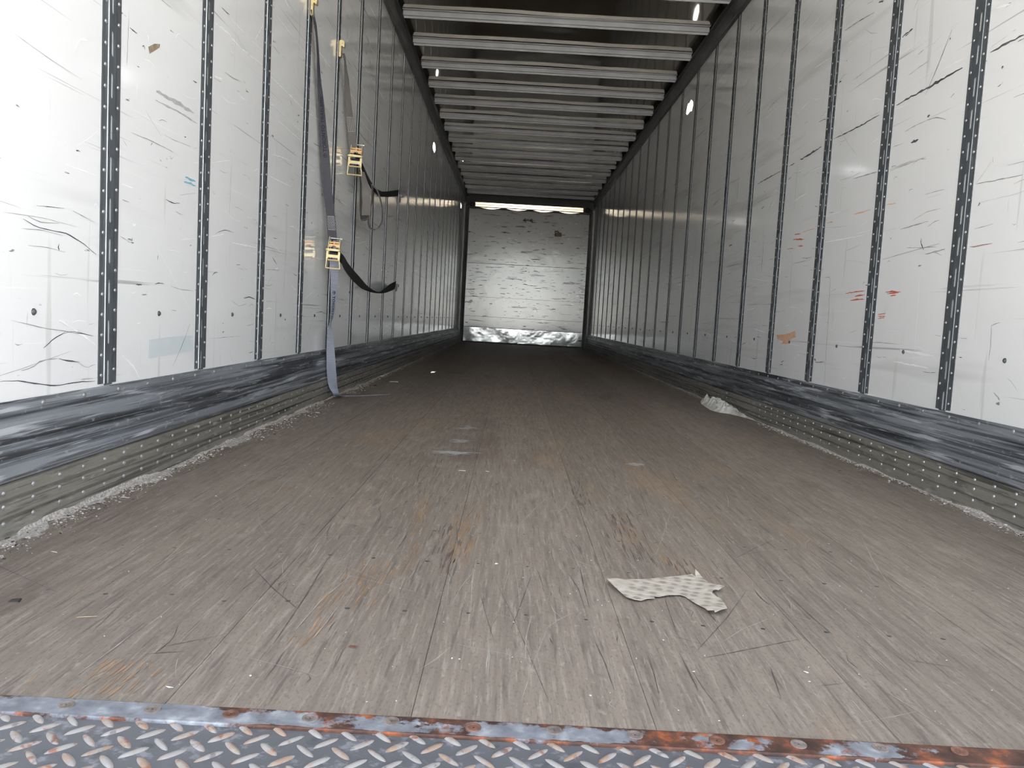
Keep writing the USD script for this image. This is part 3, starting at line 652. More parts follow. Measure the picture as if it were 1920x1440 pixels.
NAMES = {'dark': 'dark_scuff', 'grey': 'grey_scratch', 'white': 'white_scratch', 'red': 'red_paint_scuff', 'orange': 'orange_paint_scuff', 'blue': 'blue_paint_scuff', 'smear': 'grey_smear', 'brown': 'brown_scrape'}
def marks(w, X, side, ms, seed):
    for k, (c, wd, run) in enumerate(clip_marks(ms)):
        obj(NAMES[c], stroke(run, wd * (.45 if side < 0 and c in ('dark', 'grey') else .75), X, side, seed + k), MARK[c], w)
    r = np.random.default_rng(seed)
    groups = {'dark': [], 'grey': [], 'white': []}
    for k in range(1700):                                   # countless small random scratches
        c = r.choice(['dark', 'grey', 'white'], p=[.20, .46, .34])
        y = r.uniform(.1, 14.3)
        z = .30 + 2.3 * r.beta(1.0, 1.25)
        length = min(.5, r.exponential(.09) + .012)
        slope = r.normal(0, .10) if r.random() < .85 else r.normal(0, .8)
        if r.random() < .06:
            slope = 20
        dy, dz = length / math.hypot(1, slope), length * slope / math.hypot(1, slope)
        pts = [(y, z), (y + dy * .5, z + dz * .5 + r.normal(0, .006)), (y + dy, z + dz)]
        for cc, wd, run in clip_marks([(c, r.uniform(.0008, .0032) * (1.3 if c == 'dark' else 1), [(a, min(max(b, .29), 2.64)) for a, b in pts])]):
            groups[cc].append(stroke(run, wd, X, side, seed + 3000 + k, .00035 + .0000003 * k))
    for c, g in groups.items():
        obj({'dark': 'dark_scratches', 'grey': 'grey_scratches', 'white': 'white_scratches'}[c], join(g), MARK[c], w, kind='stuff')
marks(wl, WL, -1, MARKS_L, 100)
marks(wr, WR, 1, MARKS_R, 200)
obj('orange_paint_patch', extrude(Polygon(ORANGE_R), .0006, 'yzx', WR - .0006), MARK['orange'], wr)
obj('pale_patch', extrude(Polygon(PATCH_L), .0004, 'yzx', WL), PALE_BLUE, wl)
obj('tape_scrap', extrude(Polygon(TAPE_L), .0009, 'yzx', WL), TAPE, label='small torn scrap of brown tape stuck high on the left wall', category='tape')

# ------------------------------------------------------------------ baseboards: galvanised scuff band over riveted base rail
BAND = [(-.004, .113), (.014, .113), (.020, .125), (.020, .147), (.012, .1515), (.012, .1545), (.019, .159), (.019, .183), (.011, .188), (.011, .192), (.018, .197), (.016, .236), (.007, .242), (.004, .246), (.004, .277), (-.004, .277)]
RAILP = [(-.004, -.002), (.022, -.002), (.022, .036), (.016, .039), (.016, .041), (.022, .0445), (.022, .074), (.016, .077), (.016, .079), (.022, .0825), (.022, .110), (-.004, .112)]
for side, name, word in ((-1, 'baseboard_left', 'left'), (1, 'baseboard_right', 'right')):
    X = WL if side < 0 else WR
    b = thing(name, kind='structure', label=f'scraped ribbed steel kick band and riveted rail along the {word} wall', category='baseboard')
    M = TO_RIGHT if side < 0 else TO_LEFT
    for nm, prof, m_ in (('scuff_band', BAND, SCUFF), ('base_rail', RAILP, RAIL)):
        nU = 700                                             # sampled along the trailer so that it can carry dents
        pr = np.array(prof)
        ys = np.linspace(.004, YE, nU)
        k = len(pr)
        V = np.empty((nU, k, 3))
        dent = (meshkit.fbm(np.stack([ys * 5, np.full(nU, 3.1 + side), np.zeros(nU)], 1), 3, 7) - .5) * (.006 if nm == 'scuff_band' else .002)
        wob = (meshkit.fbm(np.stack([ys * 3, np.full(nU, 9.1 + side), np.zeros(nU)], 1), 3, 9) - .5) * .006
        for j, (d, z) in enumerate(pr):
            dd = d + (dent if .006 < d else 0)
            V[:, j] = np.stack([X - side * np.full(nU, 1) * dd, ys, z + (wob if .115 < z < .24 else 0) + 0 * ys], 1)
        F = []
        i = np.arange(nU - 1)[:, None] * k
        j = np.arange(k)[None]
        a, bq = i + j, i + (j + 1) % k
        F = np.concatenate([np.stack([a, bq, bq + k], -1).reshape(-1, 3), np.stack([a, bq + k, a + k], -1).reshape(-1, 3)])
        m = trimesh.Trimesh(V.reshape(-1, 3), F, process=False)
        obj(nm, m if side > 0 else trimesh.Trimesh(m.vertices, m.faces[:, ::-1], process=False), m_, b)
    rv = []
    for yi in np.arange(.12, YE, .1004):
        if rng.random() < .06:
            continue
        for z in (.033, .0675, .105 - .009):
            rv.append((M, np.array([X - side * .022, yi + .02 * 0, z])))
    obj('rail_rivets', scatter(dome_mesh(.0062, .0045, 8), rv), RIVET if side > 0 else RIVET_DARK, b, smooth=True, kind='stuff')
    rv = [(M, np.array([X - side * .004, yi, .2635])) for yi in np.arange(.45, YE, .169)]
    obj('band_rivets', scatter(dome_mesh(.0065, .004, 8), rv), RIVET_DARK, b, smooth=True, kind='stuff')

# ------------------------------------------------------------------ dirt along the floor edges and crumbs on the floor
def chip(r, size, flat=.35):
    n = r.integers(4, 7)
    ang = np.sort(r.uniform(0, 2 * math.pi, n))
    ring = np.c_[np.cos(ang), np.sin(ang)] * size * r.uniform(.5, 1.1, (n, 1)) * np.array([1, r.uniform(.35, 1)])
    a = r.uniform(0, math.pi)
    ring = ring @ np.array([[math.cos(a), -math.sin(a)], [math.sin(a), math.cos(a)]])
    h = size * flat * r.uniform(.3, 1)
    v = np.concatenate([np.c_[ring, np.zeros(n)], np.c_[ring * .85, np.full(n, h) + r.uniform(-.3, .3, n) * h], [[0, 0, h]]])
    f = []
    for i in range(n):
        j = (i + 1) % n
        f += [(i, j, n + j), (i, n + j, n + i), (n + i, n + j, 2 * n)]
    return v, np.array(f)

for side, word in ((-1, 'left'), (1, 'right')):
    r = np.random.default_rng(40 + side)
    X = (WL if side < 0 else WR) - side * .022
    dirt = thing('floor_edge_dirt', label=f'gritty pale and dark dirt gathered along the foot of the {word} wall', category='dirt', kind='stuff')
    for nm, m_, cnt, lab in (('dirt_crumbs', SALT, 6000, f'pale gritty dirt gathered along the foot of the {word} wall'), ('dark_crumbs', CHIP_DARK, 900, f'dark crumbs gathered along the foot of the {word} wall')):
        ps = []
        for k in range(cnt):
            y = 14.3 * r.beta(.75, 2.0) + .03
            v, f = chip(r, .0012 + min(.006, r.exponential(.0013)), .6)
            reach = .06 if side < 0 else .032
            if side < 0 and 3.30 < y < 3.80:
                reach = .006
            if side > 0 and 3.45 < y < 4.75:
                continue
            ps.append((v + [X - side * abs(r.normal(0, reach)) * (.35 + .65 * meshkit.noise(np.array([y * 2.1, 0, side * 3.]), 4)), y, 0], f))
        obj({'dirt_crumbs': 'pale_grit', 'dark_crumbs': 'dark_grit'}[nm], join(ps), m_, dirt, kind='stuff')
for side, word in ((-1, 'left'), (1, 'right')):                 # caked salt and dust where rail and floor meet
    X = (WL if side < 0 else WR) - side * .0222
    n = 900
    ys = np.linspace(.03, 13.5, n)
    wob = meshkit.fbm(np.stack([ys * 9, 0 * ys, 0 * ys + side], 1), 5, 31)
    wob2 = meshkit.fbm(np.stack([ys * 7, 0 * ys + 5, 0 * ys + side], 1), 5, 33)
    wd = np.clip((wob - .30) * (.16 if side < 0 else .07), .001, .07) * np.exp(-ys / 7)
    hg = np.clip((wob2 - .34) * (.07 if side < 0 else .03), .0006, .016) * np.exp(-ys / 6)
    if side < 0:
        wd = np.where((ys > 3.3) & (ys < 3.8), np.minimum(wd, .006), wd)
        hg = np.where((ys > 3.3) & (ys < 3.8), np.minimum(hg, .006), hg)
    rows = [(0 * ys, hg), (0 * ys + .0008, hg * .6), (wd * .12 + .0010, .0014 + hg * .06), (wd * .5 + .0015, .0011 + 0 * ys), (wd + .002, .0002 + 0 * ys)]
    P = np.stack([np.stack([X - side * a, ys, b], 1) for a, b in rows], 1).reshape(-1, 3)
    i, j = np.meshgrid(np.arange(n - 1), np.arange(4), indexing='ij')
    a = (i * 5 + j).ravel()
    F = np.vstack([np.stack([a, a + 1, a + 6], 1), np.stack([a, a + 6, a + 5], 1)])
    obj('salt_crust', (P, F if side > 0 else F[:, ::-1]), SALT, '/World/baseboard_' + word, kind='stuff')
r = np.random.default_rng(77)
ps = []
for k in range(420):
    y = .03 + 7 * r.beta(.8, 2.4)
    v, f = chip(r, r.uniform(.0009, .0026), .5)
    ps.append((v + [r.uniform(-1.08, 1.12), y, .0002], f))
obj('floor_crumbs', join(ps), CHIP, label='tiny pale crumbs scattered over the whole wooden floor', category='crumbs', kind='stuff')

FL = [('flat white paper chip by the left wall, nearer the doors than the strap tail', 0, .018), ('pale curled chip lying on the floor edge just before the dangling strap end', 1, .016), ('small pale sliver on the floor left of the dangling strap end, beside a larger chip', 2, .012),
      ('pale chip far along the left floor edge, farthest of the left-hand litter', 3, .034), ('thin pale splinter on the floor beyond the tip of the strap tail', 4, .028), ('dark flat crumb on the floor beside the tip of the strap tail', 5, .022),
      ('small white paper bit on bare floor away from the left wall', 6, .009), ('left one of two white flecks in the middle of the floor', 7, .013), ('right one of two white flecks in the middle of the floor', 8, .012),
      ('white crumb in the middle of the foreground floor, left of the torn paper', 13, .007), ('grey-green sliver on the floor in the lower left foreground', 17, .014), ('pale straw-like splinter on the lower left floor', 18, .012),
      ('small white splinter beside the rusty sill on the left', 20, .010), ('dark curled fleck at the far left of the foreground floor', 22, .013), ('dark splinter on the right-hand floor near the riveted rail', 23, .022),
      ('reddish chip on the floor above the rusty sill', 26, .008), ('pale chip on the foreground floor below the torn paper', 28, .008)]
for lab, i, size in FL:
    x, y = FLAKES[i]
    rr_ = np.random.default_rng(500 + i)
    v, f = chip(rr_, size, .18)
    if 'splinter' in lab or 'sliver' in lab:
        a = rr_.uniform(-.4, .4) if i != 4 else .1
        v = v * [1.3, .22, .6] @ np.array([[math.cos(a), math.sin(a), 0], [-math.sin(a), math.cos(a), 0], [0, 0, 1]])
    m_ = CHIP_DARK if 'dark' in lab else RUSTY if 'reddish' in lab else CHIP_WOOD if 'straw' in lab else CHIP
    nm = 'splinter' if ('splinter' in lab or 'sliver' in lab) else 'floor_chip'
    x = max(-1.20, x)
    obj(nm, (v + [x, y, .0003], f), m_, label=lab, category='litter')

# ------------------------------------------------------------------ ceiling: roof sheet on roof bows; top rails
ceil = thing('ceiling', kind='structure', label='dark shiny roof sheet over a row of grey steel roof bows', category='ceiling')
def roof(u, v):
    x = -1.20 + 2.40 * v
    y = .02 + (YE - .02) * u
    P = np.stack([x, y, 0 * x], 1)
    z = 2.828 + (meshkit.fbm(np.stack([x * 1.1, y * 1.7, 0 * x], 1), 3, 21) - .5) * .012
    return np.stack([x, y, z], 1)
rs = grid_mesh(480, 70, roof)
obj('roof_sheet', (rs[0], rs[1][:, ::-1]), ROOF, ceil, smooth=True)
obj('roof_outer', box(-1.25, 1.25, 0, YE + .03, 2.858, 2.866), OUTSIDE, ceil)
# bow section in (y, z): upper flange, web that faces the doors, bottom, lip, front web
BOWP = Polygon([(-.0015, 2.822), (-.0015, 2.789), (.020, 2.789), (.020, 2.776), (.0225, 2.774), (.0255, 2.776), (.0255, 2.822), (.048, 2.822), (.048, 2.8245), (.0235, 2.8245), (.0235, 2.791), (.0005, 2.791), (.0005, 2.8245), (-.042, 2.8245), (-.042, 2.8195), (-.039, 2.8195), (-.038, 2.822)])
bow = extrude(BOWP, 2.37, 'yzx', -1.185)
for k in range(23):
    y = 0.445 + 0.6212 * k
    if y > YE - .06 or y < .15:
        continue
    q = bow.copy(); q.apply_translation([0, y, 0])
    path = obj('roof_bow', q, BOW, ceil)
RP = [(0, 2.668), (.006, 2.664), (.024, 2.668), (.028, 2.674), (.028, 2.768), (.034, 2.774), (.060, 2.774), (.060, 2.778), (.030, 2.779), (.012, 2.786), (.012, 2.85), (0, 2.85)]
for side, name, word in ((-1, 'trim_1', 'left'), (1, 'trim_2', 'right')):
    t = thing(name, kind='structure', label=f'dark steel top rail joining the {word} wall to the roof', category='rail')
    X = WL if side < 0 else WR
    m = extrude(Polygon([(X - side * a, z) for a, z in RP]), YE - .02, 'xzy', .02)
    obj('top_rail', m, TOPRAIL, t)
    M = TO_RIGHT if side < 0 else TO_LEFT
    rv = [(M, np.array([X - side * .028, y, z])) for y in np.arange(.2, YE, .155) for z in (2.70, 2.745)]
    obj('rivets', scatter(dome_mesh(.005, .003, 6), rv), RIVET_DARK, t, smooth=True, kind='stuff')

# ------------------------------------------------------------------ front wall
wf = thing('wall_front', kind='structure', label='scratched metal front wall with bright header and dented kick plate', category='wall')
HX = 1.145
def sheet(z0, z1, x0=-HX, x1=HX, amp=.0035, sc=1.4, seed=1, n=40, mt=END, name='front_sheet'):
    def fn(u, v):
        x, z = x0 + (x1 - x0) * u, z0 + (z1 - z0) * v
        y = YE - .004 - (meshkit.fbm(np.stack([x * sc, z * sc, np.full_like(x, seed)], 1), 3, seed) - .5) * amp
        return np.stack([x, y, z], 1)
    v, f = grid_mesh(n, n, fn)
    back = box(x0, x1, YE + .001, YE + .006, z0, z1)
    m = cat([trimesh.Trimesh(v, f, process=False), back])
    return obj(name, m, mt, wf, smooth=35)
sheet(1.526, 2.545, seed=3)
sheet(.885, 1.519, seed=4)
sheet(.512, .881, seed=8)
sheet(.306, .507, seed=5)
sheet(.030, .297, -HX, -.095, .010, 6.0, 6, 60, KICK_END, 'kick_plate')
sheet(.030, .297, -.055, HX, .010, 6.0, 7, 60, KICK_END, 'kick_plate')
obj('kick_strap', box(-.095, -.055, YE - .010, YE + .004, .02, .30), KICK_END, wf)
obj('backing', box(WL - .01, WR + .01, YE + .008, YE + .04, -.05, 2.866), BLACK_IRON, wf)
t65 = math.radians(6.0)
for z0, z1 in ((2.630, 2.668), (2.588, 2.624)):             # header strips, leaning a little towards the floor
    h = z1 - z0
    m = extrude(Polygon([(YE - .002, z0), (YE - .010, z0), (YE - .010 - h * math.tan(t65), z1), (YE - .002, z1)]), 2.07, 'yzx', -1.05)
    obj('header_strip', m, HEADER, wf)
obj('header_lip', box(-1.09, 1.09, YE - .016, YE - .002, 2.5775, 2.5865), BLACK_IRON, wf)
for k in range(4):                                          # header edge curling out between its fasteners
    x = -.946 + .502 * k
    def lens(u, v, x=x):
        w = np.sin(math.pi * u)
        z = 2.5755 - v * .030 * w
        return np.stack([x + .40 * u, YE - .012 - .0034 * w * (1 - v), z], 1)
    v_, f_ = grid_mesh(24, 5, lens)
    obj('header_tab', (v_, f_), HEADER, wf, smooth=True)
    for dx in (-.05, -.0):
        obj('header_bolt', cyl([x + dx - .02, YE - .018, 2.562], [x + dx - .02, YE - .002, 2.562], .012, 10), BLACK_IRON, wf)
for side in (-1, 1):
    X0, X1 = side * HX, side * 1.2378
    arc = [(X0 + (X1 - X0) * (1 - math.cos(t)), YE - .085 * math.sin(t)) for t in np.linspace(0, math.pi / 2, 9)]
    poly = Polygon(arc + [(X1, YE + .005), (X0, YE + .005)])
    obj('corner_post', extrude(poly, 2.62, 'xyz', .0), CORNER, wf, smooth=40)
    ring = trimesh.creation.torus(.034, .012, 20, 8)
    ring.apply_transform(trimesh.transformations.rotation_matrix(math.pi / 2, [1, 0, 0]))
    ring.apply_translation([side * 1.095, YE - .10, 2.615])
    plate = box(side * 1.095 - .06, side * 1.095 + .06, YE - .095, YE - .088, 2.545, 2.67)
    obj('corner_bracket', cat([ring, plate]), BLACK_IRON, wf)
obj('tape_patch', extrude(Polygon([(x, z) for x, y, z in ENDPATCH]), .001, 'xzy', YE - .0075), TAPE, wf)
sm = []
for x in (-.085, .040):
    for dx, dz, rr2 in ((0, 0, .020), (.012, -.022, .014), (-.016, -.018, .012), (.004, .024, .010), (.022, -.034, .010), (.026, .012, .007)):
        b_ = Point(x + dx, 2.385 + dz).buffer(rr2, 5)
        sm.append(shapely.affinity.scale(b_, 1.4, .7))
obj('dark_smudge', extrude(shapely.union_all(sm), .0008, 'xzy', YE - .0078), MARK['dark'], wf)
r = np.random.default_rng(9)
dk, wt = [], []
for k in range(260):
    band = r.random()
    z = r.uniform(.52, 1.5) if band < .75 else r.uniform(1.55, 2.5)
    x = r.normal(0, .25) if r.random() < .4 else (r.choice([-1, 1]) * (1.10 - abs(r.normal(0, .06))) if r.random() < .5 else r.uniform(-1.1, 1.1))
    x = min(max(x, -1.12), 1.05)
    l, hgt = r.exponential(.035) + .008, r.uniform(.003, .010)
    q = np.array([[x, YE - .0078, z], [x + l, YE - .0078, z - l * .02], [x + l * .9, YE - .0078, z + hgt], [x + l * .1, YE - .0078, z + hgt * .7]])
    (dk if r.random() < .7 else wt).append((q, np.array([[0, 1, 2], [0, 2, 3]])))
obj('dark_scratches', join(dk), MARK['dark'], wf, kind='stuff')
obj('white_scratches', join(wt), MARK['white'], wf, kind='stuff')

# ------------------------------------------------------------------ rear sill
sill = thing('trim_3', kind='structure', label='rusty rear door sill with screwed edge bar and steel tread plate', category='sill')
obj('edge_bar', extrude(Polygon([(-.0415, -.05), (-.0415, -.0012), (-.0400, .0004), (-.003, .001), (-.001, -.001), (-.001, -.05)]), 2.4756, 'yzx', WL), SILL, sill)
k = 0
for x in np.arange(-1.13, 1.2, .1003):
    x = x - .0
    m = cat([trimesh.creation.cylinder(.0075, .0010, sections=18).apply_translation([0, 0, -.0008]), trimesh.creation.annulus(.0066, .0098, .0018, sections=20), box(-.0048, .0048, -.0009, .0009, -.0006, .0002), box(-.0009, .0009, -.0048, .0048, -.0006, .0002)])
    m.apply_translation([x + rng.normal(0, .003), -.0175 + rng.normal(0, .0012), .0012])
    obj('sill_screw', m, [RUSTY, RUSTY_GREY, RUSTY_GREY][k % 3], sill, smooth=30)
    k += 1
obj('tread_plate', extrude(Polygon([(-.215, -.30), (-.215, -.010), (-.208, -.0036), (-.042, -.0036), (-.042, -.010), (-.20, -.014), (-.208, -.30)]), 2.4756, 'yzx', WL), TREAD, sill)
def lug_mesh():
    n, L, W_, H = 9, .0170, .0046, .0022
    u = np.linspace(-1, 1, n)
    w = W_ * np.sqrt(np.clip(1 - u ** 2 * .93, 0, 1))
    hgt = H * np.clip(1 - u ** 4, 0, 1)
    P = []
    for t_, (s_, zz) in enumerate([(-1, 0), (-.55, .85), (0, 1), (.55, .85), (1, 0)]):
        P.append(np.stack([u * L, w * s_, hgt * zz], 1))
    P = np.concatenate(P)
    F = []
    for a in range(4):
        for i in range(n - 1):
            F += [(a * n + i, a * n + i + 1, (a + 1) * n + i + 1), (a * n + i, (a + 1) * n + i + 1, (a + 1) * n + i)]
    return P, np.array(F)
LV, LF = lug_mesh()
far = []
rl = np.random.default_rng(3)
for ang, xo, yo in ((math.pi / 4, -.7306, -.0655), (-math.pi / 4, -.70995, -.0863)):
    R = np.array([[math.cos(ang), -math.sin(ang), 0], [math.sin(ang), math.cos(ang), 0], [0, 0, 1]])
    for i in range(-12, 48):
        for j in range(-1, 4):
            x, y = xo + .0413 * i, yo - .0415 * j
            if abs(x) > 1.215 or y > -.0445 or y < -.19:
                continue
            sc = np.array([1, rl.uniform(.85, 1.1), rl.uniform(.8, 1.2)])
            V = (LV * sc) @ R.T + [x + rl.normal(0, .0006), y + rl.normal(0, .0006), -.0036]
            if -.80 < x < .72:
                obj('tread_lug', (V, LF), LUG, sill, smooth=True)
            else:
                far.append((V, LF))
obj('tread_lugs_beyond', join(far), LUG, sill, kind='stuff')
obj('sill_beam', box(WL, WR, -.20, .0, -.32, -.055), BLACK_IRON, sill)

frame = thing('trim_4', kind='structure', label='painted rear door frame around the trailer opening', category='door frame')
obj('frame_post', box(-1.30, -1.2385, -.20, .015, -.3, 2.90), OUTSIDE, frame)
obj('frame_post', box(1.2385, 1.30, -.20, .015, -.3, 2.90), OUTSIDE, frame)
obj('frame_header', box(-1.30, 1.30, -.20, .015, 2.70, 2.90), OUTSIDE, frame)

# ------------------------------------------------------------------ torn paper and crumpled wrapper on the floor
def sheet_from(poly, z_of, t, n=.006, parent='/World'):
    P = Polygon(poly).buffer(0)
    x0, y0, x1, y1 = P.bounds
    pts = [(x, y) for x in np.arange(x0, x1, n) for y in np.arange(y0, y1, n) if P.buffer(-n * .45).contains(Point(x, y))]
    ring = P.exterior.segmentize(n)
    bp = list(ring.coords)[:-1]
    allp = np.array(bp + pts)
    from scipy.spatial import Delaunay
    tri = [s_ for s_ in Delaunay(allp).simplices if P.buffer(1e-6).contains(Point(*allp[s_].mean(0)))]
    tri = np.array(tri)
    a = allp[tri]
    area = (a[:, 1, 0] - a[:, 0, 0]) * (a[:, 2, 1] - a[:, 0, 1]) - (a[:, 1, 1] - a[:, 0, 1]) * (a[:, 2, 0] - a[:, 0, 0])
    tri[area < 0] = tri[area < 0][:, ::-1]
    z = z_of(allp)
    N = len(allp)
    V = np.concatenate([np.c_[allp, z + t], np.c_[allp, z]])
    k = len(bp)
    i = np.arange(k)
    j = (i + 1) % k
    F = np.concatenate([tri, tri[:, ::-1] + N, np.stack([i, i + N, j + N], 1), np.stack([i, j + N, j], 1)])
    return V, F

def scrap_z(p):
    c = np.array([.11, .52])
    z = .0008 + .005 * meshkit.fbm(np.c_[p * 9, np.zeros(len(p))], 3, 5)
    z += .005 * np.exp(-((p - [.1967, .6546]) ** 2).sum(1) / .018 ** 2) + .006 * np.exp(-((p - [.2308, .553]) ** 2).sum(1) / .03 ** 2)
    z += .006 * np.exp(-((p - [.185, .418]) ** 2).sum(1) / .03 ** 2) + .004 * np.exp(-((p - [.005, .556]) ** 2).sum(1) / .04 ** 2)
    return z
obj('torn_paper', sheet_from(SCRAP, scrap_z, .0009), PAPER, label='torn L-shaped piece of off-white embossed paper lying flat in the foreground', category='paper')

def litter_z(p):
    q = np.c_[p[:, 0] * 22, p[:, 1] * 11, np.zeros(len(p))]
    rid = 1 - np.abs(2 * meshkit.fbm(q, 3, 8) - 1) * 2.2
    edge = np.array([Polygon(LIT).exterior.distance(Point(*a)) for a in p])
    return .0012 + np.clip(edge / .035, 0, 1) * (.016 + .05 * np.clip(rid, 0, 1) * np.clip((p[:, 1] - 3.55) / .7, .25, 1))
LIT = [(1.098, 4.43), (1.075, 4.20), (1.062, 4.02), (1.085, 3.90), (1.135, 3.86), (1.175, 3.72), (1.21, 3.55), (1.213, 3.80), (1.212, 4.1), (1.20, 4.40), (1.175, 4.62), (1.13, 4.58)]
obj('crumpled_wrapper', sheet_from(LIT, litter_z, .001, .011), WRAP, label='crumpled pale wrapper lying against the right wall rail', category='wrapper')

# ------------------------------------------------------------------ ratchet straps on the left wall
def buckle(parent, c, s, lean):
    """ratchet buckle in a frame of u (right), v (up), n (towards the doors), in units of s metres."""
    R = np.array([[1, 0, lean], [0, -1, 0], [-lean, 0, 1]])        # (u, n, v) -> (x, y, z)
    T = lambda u, n, v: tuple(np.array(c) + R @ (np.array([u, n, v]) * s))
    def bar(u0, u1, v, n, r):
        return cyl(T(u0, n, v), T(u1, n, v), r * s, 12)
    def bx(u0, u1, n0, n1, v0, v1):
        m = box(u0 * s, u1 * s, n0 * s, n1 * s, v0 * s, v1 * s)
        m.apply_transform(np.r_[np.c_[R, np.array(c)], [[0, 0, 0, 1]]])
        m.fix_normals()
        return m
    def plate(prof, u0, u1):
        m = extrude(Polygon(prof).buffer(.8).buffer(-.4), u1 - u0, 'yzx', u0)
        m.apply_scale(s)
        m.apply_transform(np.r_[np.c_[R, np.array(c)], [[0, 0, 0, 1]]])
        m.fix_normals()
        return m
    side = [(-4, 33), (2, 33), (4, 24), (5, 6), (5, -8), (2, -14), (-4, -12), (-5, 5)]
    b = obj('buckle', cat([plate(side, -10.6, -9.8), plate(side, 9.8, 10.6)]), GOLD, parent)
    obj('axle', cat([bar(-11.5, 11.5, 30.5, -1, 1.2)] + [trimesh.creation.icosphere(2, 2.1 * s).apply_translation(T(u, -1, 30.5)) for u in (-11.6, 11.6)]), SHINY, b, smooth=40)
    pawl = Polygon([(-9.4, 14), (-4, 14), (-2.6, 16.2), (2.6, 16.2), (4, 14), (9.4, 14), (9.4, 19.6), (-9.4, 19.6)]).union(sbox(-9, 21.4, 9, 23.6)).union(sbox(-1.2, 19, 1.2, 25))
    m = extrude(pawl, 1.0, 'xzy', 3.6); m.apply_scale(s); m.apply_transform(np.r_[np.c_[R, np.array(c)], [[0, 0, 0, 1]]]); m.fix_normals()
    obj('pawl', m, GOLD_ORANGE, b)
    obj('handle_bar', cat([bx(-11, 11, 7.5, 9.5, 6.6, 10.6), bar(-13.4, -10, 8.4, 8.4, 2.5), bar(10, 13.4, 8.4, 8.4, 2.5)]), GOLD, b, smooth=40)
    obj('spindle', cat([bar(-9.8, 9.8, 2.4, 0, 3.0)]), BLACK_IRON, b, smooth=40)
    fr = Polygon([(-12.4, 6), (-9.6, 6), (-9.2, 0), (9.2, 0), (9.6, 6), (12.4, 6), (12.2, -8.6), (9.4, -8.6), (8.6, -5.6), (-8.6, -5.6), (-9.4, -8.6), (-12.2, -8.6)])
    m = extrude(fr, 1.4, 'xzy', 6.2); m.apply_scale(s); m.apply_transform(np.r_[np.c_[R, np.array(c)], [[0, 0, 0, 1]]]); m.fix_normals()
    obj('release_plate', m, GOLD, b)
    for u in (-8.8, 8.8):
        g = Polygon([(math.cos(a) * (5.6 if k % 2 else 4.4), math.sin(a) * (5.6 if k % 2 else 4.4) + 2.4) for k, a in enumerate(np.linspace(0, 2 * math.pi, 24, endpoint=False))])
        obj('ratchet_wheel', plate(list(g.exterior.coords)[:-1], u - .5, u + .5), GOLD, b)
    obj('cross_bar', bar(-9.5, 12.4, -10, 6.5, 1.4), GOLD, b, smooth=40)
    arms = [cyl(T(-11.6, 6.5, 6), T(-11.8, 6.2, -25), .9 * s, 8), cyl(T(11.8, 6.5, 6), T(12.2, 6.5, -12), .9 * s, 8), cyl(T(12.2, 6.5, -12), T(14.6, 6.2, -25), .9 * s, 8)]
    obj('handle_loop', cat(arms + [bar(-12.2, 15.2, -25, 6.2, 1.5)]), GOLD, b, smooth=40)
    return b

def fitting(parent, y, z, h=.085, mt=None):
    """spring fitting clipped into a post slot: body plate, bent upper loop, keeper."""
    x = WL + .0072
    body = Polygon([(0, 0), (.003, -.004), (.010, -.004), (.013, 0), (.013, h * .62), (.020, h * .62), (.026, h * .55), (.030, h * .60), (.030, h * .86), (.024, h * .97), (.012, h), (.004, h * .97), (0, h * .9)]).difference(Point(.0195, h * .80).buffer(.0042))
    m = extrude(shapely.affinity.translate(body, x, z), .028, 'xzy', y - .014)
    f = obj('end_fitting', m, mt or GOLD, parent)
    obj('fitting_pin', cyl([x + .0195, y - .018, z + h * .80], [x + .0195, y + .018, z + h * .80], .0036, 10), SHINY, f, smooth=40)
    return f

def stitches(rb, z_top, z_bot, v0, v1, n, rows=True):
    ms = []
    ua, ub = rb.u_of_z(z_top), rb.u_of_z(z_bot)
    def line(pts):
        p = np.array(pts)
        P = rb.at(p[:, 0], p[:, 1], np.full(len(p), rb.t * .62))
        return tube([tuple(a) for a in P], .0007, 5)
    for k in range(n):
        v = v0 + (v1 - v0) * k / (n - 1)
        z_ = [(ua + (ub - ua) * q / 10, v + (.035 if q % 2 else -.035)) for q in range(11)]
        ms.append(line(z_))
    ms.append(line([(ua, v0), (ua, v1)]))
    ms.append(line([(ub, v0), (ub, v1)]))
    return cat(ms)

def emblem():
    """a round emblem: open ring round a letter-like stem."""
    ring = Point(0, 0).buffer(.0115, 16).difference(Point(0, 0).buffer(.0085, 16)).difference(Polygon([(0, 0), (.02, -.012), (.02, -.02), (-.004, -.02)]))
    stem = sbox(-.0018, -.0105, .0018, .006).union(sbox(-.0062, .0025, .0062, .0062)).union(Polygon([(.0018, -.0105), (.0075, -.0085), (.0062, -.006), (.0018, -.0075)]))
    return cat([trimesh.creation.extrude_polygon(g, .0006, engine='earcut') for p_ in (ring, stem) for g in getattr(p_, 'geoms', [p_])])

def lettering(text, h):
    m = meshkit.text_mesh(text, h, .0006, bold=True)
    e = emblem()
    e.apply_translation([-.019, h * .5, 0])
    return cat([m, e])

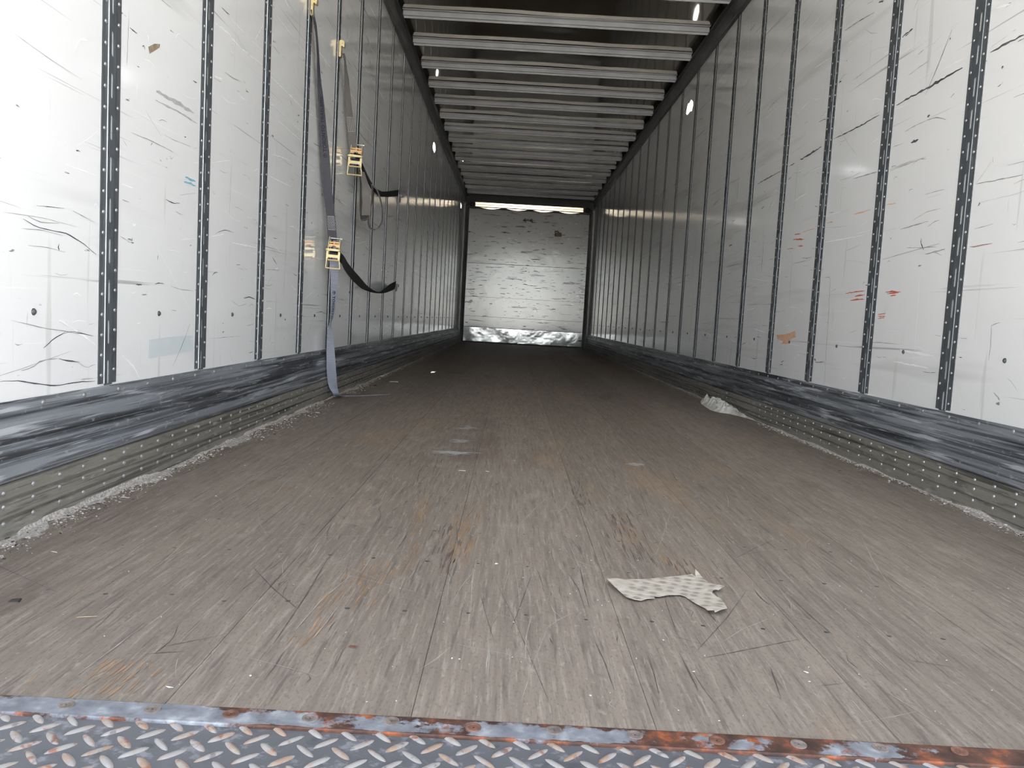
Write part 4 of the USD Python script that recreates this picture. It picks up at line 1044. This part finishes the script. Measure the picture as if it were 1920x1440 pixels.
# strap nearer the doors
s1 = thing('ratchet_strap', label='slate grey ratchet strap with lettering, nearer the doors, its pale tail hanging to the floor', category='strap')
w1 = Ribbon(WEB1, flip=-1)
p = obj('webbing', w1.mesh(), WEB_SLATE, s1, smooth=45)
tx = lettering('TORONTO TRAILERS', .0215)
wid = tx.bounds[1, 0] + .031
u0, u1 = w1.u_of_z(1.262), w1.u_of_z(1.535)
sc = abs(u0 - u1) / wid
obj('lettering', w1.print_on(tx, u0 - .031 * sc, -sc, .74, -1.0), INK, p)
obj('stitching', stitches(w1, .985, .915, .14, .86, 7), THREAD, p)
t1 = Ribbon(TAIL1 + [((-1.184, 3.60, .0062), (-1.160, 3.64, .0050)), ((-1.165, 3.647, .0022), (-1.150, 3.70, .0022)), ((-1.10, 3.70, .0016), (-1.085, 3.745, .0016)), ((-1.01, 3.79, .0016), (-1.0, 3.84, .0016)), ((-.945, 3.865, .0020), (-.93, 3.913, .0020))], flip=-1)
p = obj('loose_tail', t1.mesh(), WEB_PALE, s1, smooth=45, label='pale grey loose tail with lettering')
tx = lettering('TORONTO', .0215)
sc = (t1.u_of_z(.448) - t1.u_of_z(.600)) / (tx.bounds[1, 0] + .031)
obj('lettering', t1.print_on(tx, t1.u_of_z(.600) + .031 * sc, sc, .28, 1.0), INK, p)
BLACK1 = [((-1.158, 3.318, .822), (-1.206, 3.312, .800))] + BLACK1
obj('short_strap', Ribbon(BLACK1).mesh(), WEB_BLACK, s1, smooth=45, label='black short end curving to a far post')
buckle(s1, (-1.1725, 3.303, .7862), .002848, .05)
fitting(s1, P0 + 3 * S, 1.862)
fitting(s1, P0 + 8 * S, .685, .06, RUSTY_GREY)

# strap farther in
s2 = thing('ratchet_strap', label='brown grey ratchet strap, farther in, its tail bunched in loops below the buckle', category='strap')
w2 = Ribbon(WEB2, flip=-1)
p = obj('webbing', w2.mesh(), WEB_BROWN, s2, smooth=45)
obj('stitching', stitches(w2, 1.60, 1.53, .14, .86, 4), THREAD, p)
obj('loose_tail', Ribbon(TAIL2).mesh(), WEB_BROWN, s2, smooth=45)
obj('loose_tail', Ribbon(TAIL2B).mesh(), WEB_BROWN, s2, smooth=45)
obj('end_fold', Ribbon([((-1.158, 3.95, 1.10), (-1.118, 3.955, 1.125)), ((-1.165, 3.945, 1.065), (-1.112, 3.95, 1.09)), ((-1.160, 3.944, 1.045), (-1.118, 3.95, 1.065))], n=14).mesh(), WEB_BLACK, s2, smooth=45)
lp = np.array(LOOP2)
edges = []
for k, q in enumerate(lp):
    tilt = .004 + .006 * max(0, math.sin((k - 6) / 8 * math.pi))
    edges.append((tuple(q + [0, -.022, 0]), tuple(q + [tilt * .4, .022, tilt])))
obj('tail_loop', Ribbon(edges, n=90).mesh(), WEB_BROWN, s2, smooth=45)
BLACK2 = [((-1.158, 3.85, 1.415), (-1.206, 3.86, 1.43))] + BLACK2
obj('short_strap', Ribbon(BLACK2).mesh(), WEB_BLACK, s2, smooth=45, label='black short end curving to a far post')
buckle(s2, (-1.1800, 3.812, 1.3687), .003188, .06)
fitting(s2, P0 + 4 * S, 1.868)
fitting(s2, P0 + 8 * S, 1.44, .06, RUSTY_GREY)
